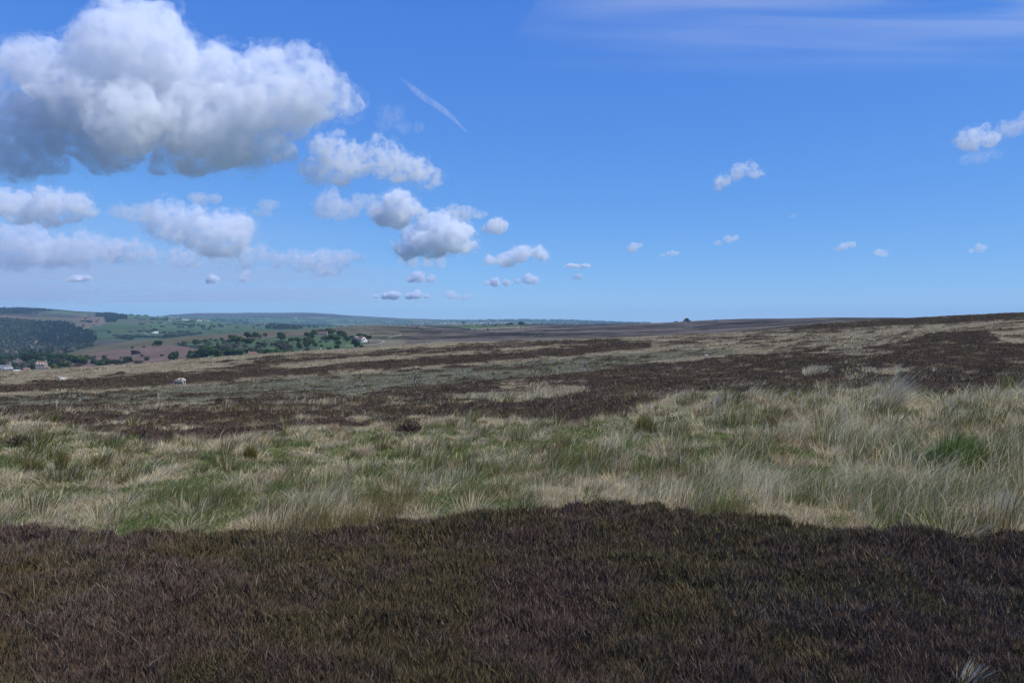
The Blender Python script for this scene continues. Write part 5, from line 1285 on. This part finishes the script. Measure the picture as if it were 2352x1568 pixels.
M_TRACKG = simple_mat("grassy_track", (0.22, 0.225, 0.13), 0.95, 0.15, 0.3)
M_WALLS = simple_mat("dry_stone", (0.11, 0.105, 0.095), 0.95, 0.25, 1.0)
ribbon("track", [(1850,460),(1960,436),(2050,416),(2140,400),(2192,383),(2180,374),(2140,366),(2100,361)], Z2, 2.6, M_TRACK, 0.3, "pale stone track bending up across the moor from the farm", 800, kind="structure")
ribbon("track", [(2225,341),(2290,325),(2352,312)], Z2, 3.0, M_TRACK, 0.3, "further stretch of pale track crossing the dark moor", 900, kind="structure")
ribbon("track", [(140,272),(190,261),(222,254),(222,249),(205,247)], Z3, 3.0, M_TRACK, 0.3, "last bend of the pale track high on the moor", 900, kind="structure")
ribbon("path", [(1460,506),(1560,493),(1650,481),(1760,470),(1850,460)], Z2, 2.6, M_TRACKG, 0.3, "grassy track along the bottom of the farm pasture", 700, kind="structure")
ribbon("track", [(1115,570),(1150,580),(1190,605),(1240,632),(1300,644)], Zb, 4.0, M_TRACK, 0.4, "white farm lane curving below the white barn", 1800, kind="structure")
ribbon("dry_stone_wall", [(40,418),(120,430),(190,440),(250,452)], Z2, 0.7, M_WALLS, 0, "dark dry stone wall round the pasture's left corner", 700, "wall", height=1.4)
ribbon("dry_stone_wall", [(-560,262),(-300,280),(0,292),(200,306),(480,328)], Zc, 0.8, M_WALLS, 0, "dark wall along the near side of the ridge field", 1200, "wall", height=1.7)
ribbon("dry_stone_wall", [(0,404),(120,398),(250,358),(340,350)], Zb, 0.8, M_WALLS, 0, "dark wall between bracken slope and green fields", 1900, "wall", height=2.0)
ribbon("dry_stone_wall", [(985,372),(1100,352),(1200,335),(1340,312)], Z2, 0.7, M_WALLS, 0, "wall along the top of the farm pasture", 800, "wall", height=1.3)
def pole(u, v, h, label, y0):
    e = site("telegraph_pole", u, v, 0.3, label, "pole", "telegraph poles", y0, 0.5)
    n = 7; vs = []
    for z, r in ((0, .16), (h, .11)):
        vs += [(r * math.cos(i * 6.2832 / n), r * math.sin(i * 6.2832 / n), z) for i in range(n)]
    part("shaft", (vs, [(i, (i+1) % n, n+(i+1) % n, n+i) for i in range(n)] + [tuple(range(n, 2*n))]), M_WOOD, e)
    part("crossarm", box(-.8, .8, -.2, -.1, h-.5, h-.35), M_WOOD, e)
pole(253.8, 356.4, 7.5, "telegraph pole above the red roofed cottage", 600)
pole(45.2, 366.5, 9.0, "telegraph pole behind the tall farmhouse's right chimney", 700)
pole(319.2, 340.0, 6.5, "telegraph pole on the grass below the stone farm", 800)

# ------------------------------------------------------------------ small things on the moor
x, y, z = hit(847.2, 351.2, 20, 200)
k = y / F
o = mesh_obj("wooden_post", *merge(([(-.035,-.035,-.15),(.035,-.035,-.15),(.035,.035,-.15),(-.035,.035,-.15),(-.032,-.032,5.2*k),(.032,-.032,5.2*k-.02),(.032,.032,5.2*k),(-.032,.032,5.2*k+.02)], [(3,2,1,0),(4,5,6,7),(0,1,5,4),(1,2,6,5),(2,3,7,6),(3,0,4,7)])), M_WOOD)
o.location = (x, y, z); tag(o, "thin pale wooden marker post standing on the right-hand slope", "post")
def tube(path, r0, r1, n=6):
    P = np.array(path, float); V, Fc = [], []
    for i, p in enumerate(P):
        d = P[min(i+1, len(P)-1)] - P[max(i-1, 0)]; d /= np.linalg.norm(d); t = np.cross(d, (.2, .3, 1)); t /= np.linalg.norm(t); b = np.cross(d, t)
        r = r0 + (r1 - r0) * i / (len(P) - 1)
        V += [tuple(p + (t * math.cos(a) + b * math.sin(a)) * r) for a in np.arange(n) * 6.2832 / n]
    m = len(P)
    Fc = [(i*n+j, i*n+(j+1) % n, (i+1)*n+(j+1) % n, (i+1)*n+j) for i in range(m-1) for j in range(n)] + [tuple(range(n-1, -1, -1)), tuple(range((m-1)*n, m*n))]
    return V, Fc
M_BLEACH = simple_mat("bleached_wood", (0.66, 0.65, 0.62), 0.8, 0.15, 14.0)
def dead_branch(u, v, s, label, y0=8):
    x, y, z = hit(u, v, y0, 120); k = y / F * s
    sh = merge(tube([(0,0,-.05),(0,0,1.3*k),(.1*k,0,2.6*k),(.05*k,0,3.6*k)], .34*k, .22*k), tube([(0,0,.3*k),(-.8*k,0,.9*k),(-1.6*k,0,.7*k),(-2.2*k,0,1.2*k)], .2*k, .1*k),
               tube([(.3*k,0,.2*k),(1.3*k,0,.9*k),(2.4*k,0,1.3*k),(3.3*k,.2*k,1.1*k)], .24*k, .14*k), tube([(.8*k,.3*k,2*k),(1.3*k,.3*k,3*k),(2*k,.3*k,4*k)], .14*k, .07*k))
    o = mesh_obj("dead_branch", *sh, M_BLEACH); o.location = (x, y, z + .12); o.rotation_euler = (0, 0, random.uniform(-.3, .3)); tag(o, label, "branch", "bleached dead branches")
dead_branch(933.5, 373.2, 1.0, "white bleached branch upright in the heather at the right")
dead_branch(798, 398.6, 1.0, "pale dead branch lying between the two tallest tussocks")
dead_branch(826, 401.0, 1.1, "grey dead branch just left of the tallest tussock")
dead_branch(651, 413.5, 0.9, "pale dead twig above the broad rush clump")
x, y, z = hit(706, 355.6, 20, 200); k = y / F
v, f = ICO3; vv = v * (1 + .35 * (noise3(v * 1.7 + 5, 3)[:, None] - .5)) * np.array((2.0, 1.2, 1.0)) * k
o = mesh_obj("rock", vv, f, M_STONEBIT, smooth=True); o.location = (x, y, z + .6 * k); tag(o, "pale flat rock on the grass left of the dark slope", "rock")

# ------------------------------------------------------------------ sheep
M_SHEEP = leaf_mat("sheep_wool", 0.0)
def sheep_mesh(pose):
    if pose == "graze":
        V = [(0,0,.62),(-.28,0,.63),(.28,0,.62),(.48,0,.58),(.62,0,.40),(.72,0,.20),(.78,0,.07),(-.46,0,.58),(-.54,0,.45)]
        E = [(0,1),(0,2),(2,3),(3,4),(4,5),(5,6),(1,7),(7,8)]
        Rr = [.225,.235,.215,.155,.095,.085,.05,.15,.04]
        for sx, sy in ((.30,.10),(.24,-.10)):
            k = len(V); V += [(sx,sy,.42),(sx-.01,sy,.22),(sx,sy,.02)]; E += [(2,k),(k,k+1),(k+1,k+2)]; Rr += [.085,.04,.035]
        for sx, sy in ((-.34,.11),(-.40,-.11)):
            k = len(V); V += [(sx+.05,sy,.42),(sx-.06,sy,.26),(sx-.02,sy,.02)]; E += [(1,k),(k,k+1),(k+1,k+2)]; Rr += [.11,.045,.035]
    else:
        V = [(0,0,.24),(-.30,0,.24),(.28,0,.26),(.44,0,.38),(.52,0,.52),(.64,0,.50),(.74,0,.45),(-.50,0,.20),(.42,.12,.07),(.60,.13,.05),(.40,-.12,.07),(.58,-.12,.05),(-.30,.24,.08),(-.12,.27,.05)]
        E = [(0,1),(0,2),(2,3),(3,4),(4,5),(5,6),(1,7),(2,8),(8,9),(2,10),(10,11),(1,12),(12,13)]
        Rr = [.24,.24,.22,.13,.10,.075,.05,.10,.06,.035,.06,.035,.08,.035]
    me = bpy.data.meshes.new("sheep_build"); me.from_pydata(V, E, []); o = bpy.data.objects.new("sheep_build", me); COL.objects.link(o)
    sk = o.modifiers.new("s", 'SKIN'); sb = o.modifiers.new("d", 'SUBSURF'); sb.levels = 2; sb.render_levels = 2
    for i, r in enumerate(Rr): me.skin_vertices[0].data[i].radius = (r, r)
    me.skin_vertices[0].data[0].use_root = True
    m2 = bpy.data.meshes.new_from_object(o.evaluated_get(bpy.context.evaluated_depsgraph_get())); bpy.data.objects.remove(o)
    n = len(m2.vertices); co = np.empty(n * 3); m2.vertices.foreach_get("co", co); co = co.reshape(-1, 3)
    no = np.empty(n * 3); m2.vertices.foreach_get("normal", no); no = no.reshape(-1, 3)
    head = (co[:, 0] > (.66 if pose == "graze" else .50)); leg = (co[:, 2] < (.30 if pose == "graze" else -1)) & ~head & (co[:, 0] < .55)
    wool = ~(head | leg)
    co[wool] += no[wool] * (.035 * (noise3(co[wool] * 16, 5) - .4))[:, None]
    m2.vertices.foreach_set("co", co.ravel())
    c = np.ones((n, 4), dtype=np.float32); c[:, :3] = np.array((.43, .385, .32) if pose == "graze" else (.56, .53, .47)) * (.85 + .3 * noise3(co * 12, 9))[:, None]; c[head, :3] = (.62, .60, .56); c[leg, :3] = (.50, .47, .42)
    m2.attributes.new("Col", 'FLOAT_COLOR', 'POINT').data.foreach_set("color", c.ravel())
    m2.polygons.foreach_set("use_smooth", np.ones(len(m2.polygons), dtype=bool)); m2.materials.clear(); m2.materials.append(M_SHEEP); m2.name = "sheep"
    return m2
SHEEP_G, SHEEP_L = sheep_mesh("graze"), sheep_mesh("lie")
def ear_shape(x, z, sy):
    return [(x,sy*.05,z),(x-.03,sy*.16,z+.02),(x-.07,sy*.15,z),(x-.05,sy*.05,z-.02),(x-.02,sy*.10,z+.035)], [(0,1,4),(1,2,4),(2,3,4),(3,0,4),(0,3,2,1)]
def sheep(pos, rz, me, label, group=None, s=1.0, ears=None):
    o = bpy.data.objects.new("sheep", me); COL.objects.link(o); o.location = pos; o.rotation_euler = (0, 0, rz); o.scale = (s, s, s)
    tag(o, label, "sheep", group)
    if ears:
        for sy in (-1, 1): part("ear", ear_shape(*ears, sy), M_BLEACH, o)
    return o
x, y, z = hit(180.5, 386.8, 30, 140)
sheep((x, y, z + 0.10), R_(176), SHEEP_G, "woolly grey sheep grazing head down beyond the dark heather strip", None, 0.80, (.70, .20))
x, y, z = hit(63.6, 381.2, 40, 145)
sheep((x, y, z + 0.16), R_(205), SHEEP_L, "white sheep lying in pale grass just above the heather strip", None, 0.74, (.53, .56))
def Z6(*p): return [(300 + a / 31.36, 320 + b / 31.36) for a, b in p]
for p in ((640,885),(665,900),(630,950),(685,950),(300,880),(545,905),(1065,935),(1500,762),(1540,805),(1460,812),(1910,702),(1000,686),(980,700)):
    (a, b), = Z6(p); x, y, z = hit(a, b, 700); sheep((x, y, z), random.uniform(0, 6.28), SHEEP_G if random.random() < .7 else SHEEP_L, "tiny white sheep grazing on the farm's lower pasture", "sheep on the lower pasture", 1.25)
for p in ((1705,247),(1770,223),(1860,240),(2115,225),(2190,262),(2255,267),(1880,287),(1910,282),(1940,294),(2150,447)):
    (a, b), = Z6(p); x, y, z = hit(a, b, 900); sheep((x, y, z), random.uniform(0, 6.28), SHEEP_G, "tiny white sheep scattered on the brown moor behind the farm", "sheep on the moor spur", 1.25)
for p in ((850,324),(715,329),(1262,243),(1412,257),(1226,206),(1370,255),(690,332),(1335,262)):
    (a, b), = Z3(p); x, y, z = hit(a, b, 600); sheep((x, y, z), random.uniform(0, 6.28), SHEEP_G, "tiny white sheep scattered on the open dark moor", "sheep on the open moor", 1.2)
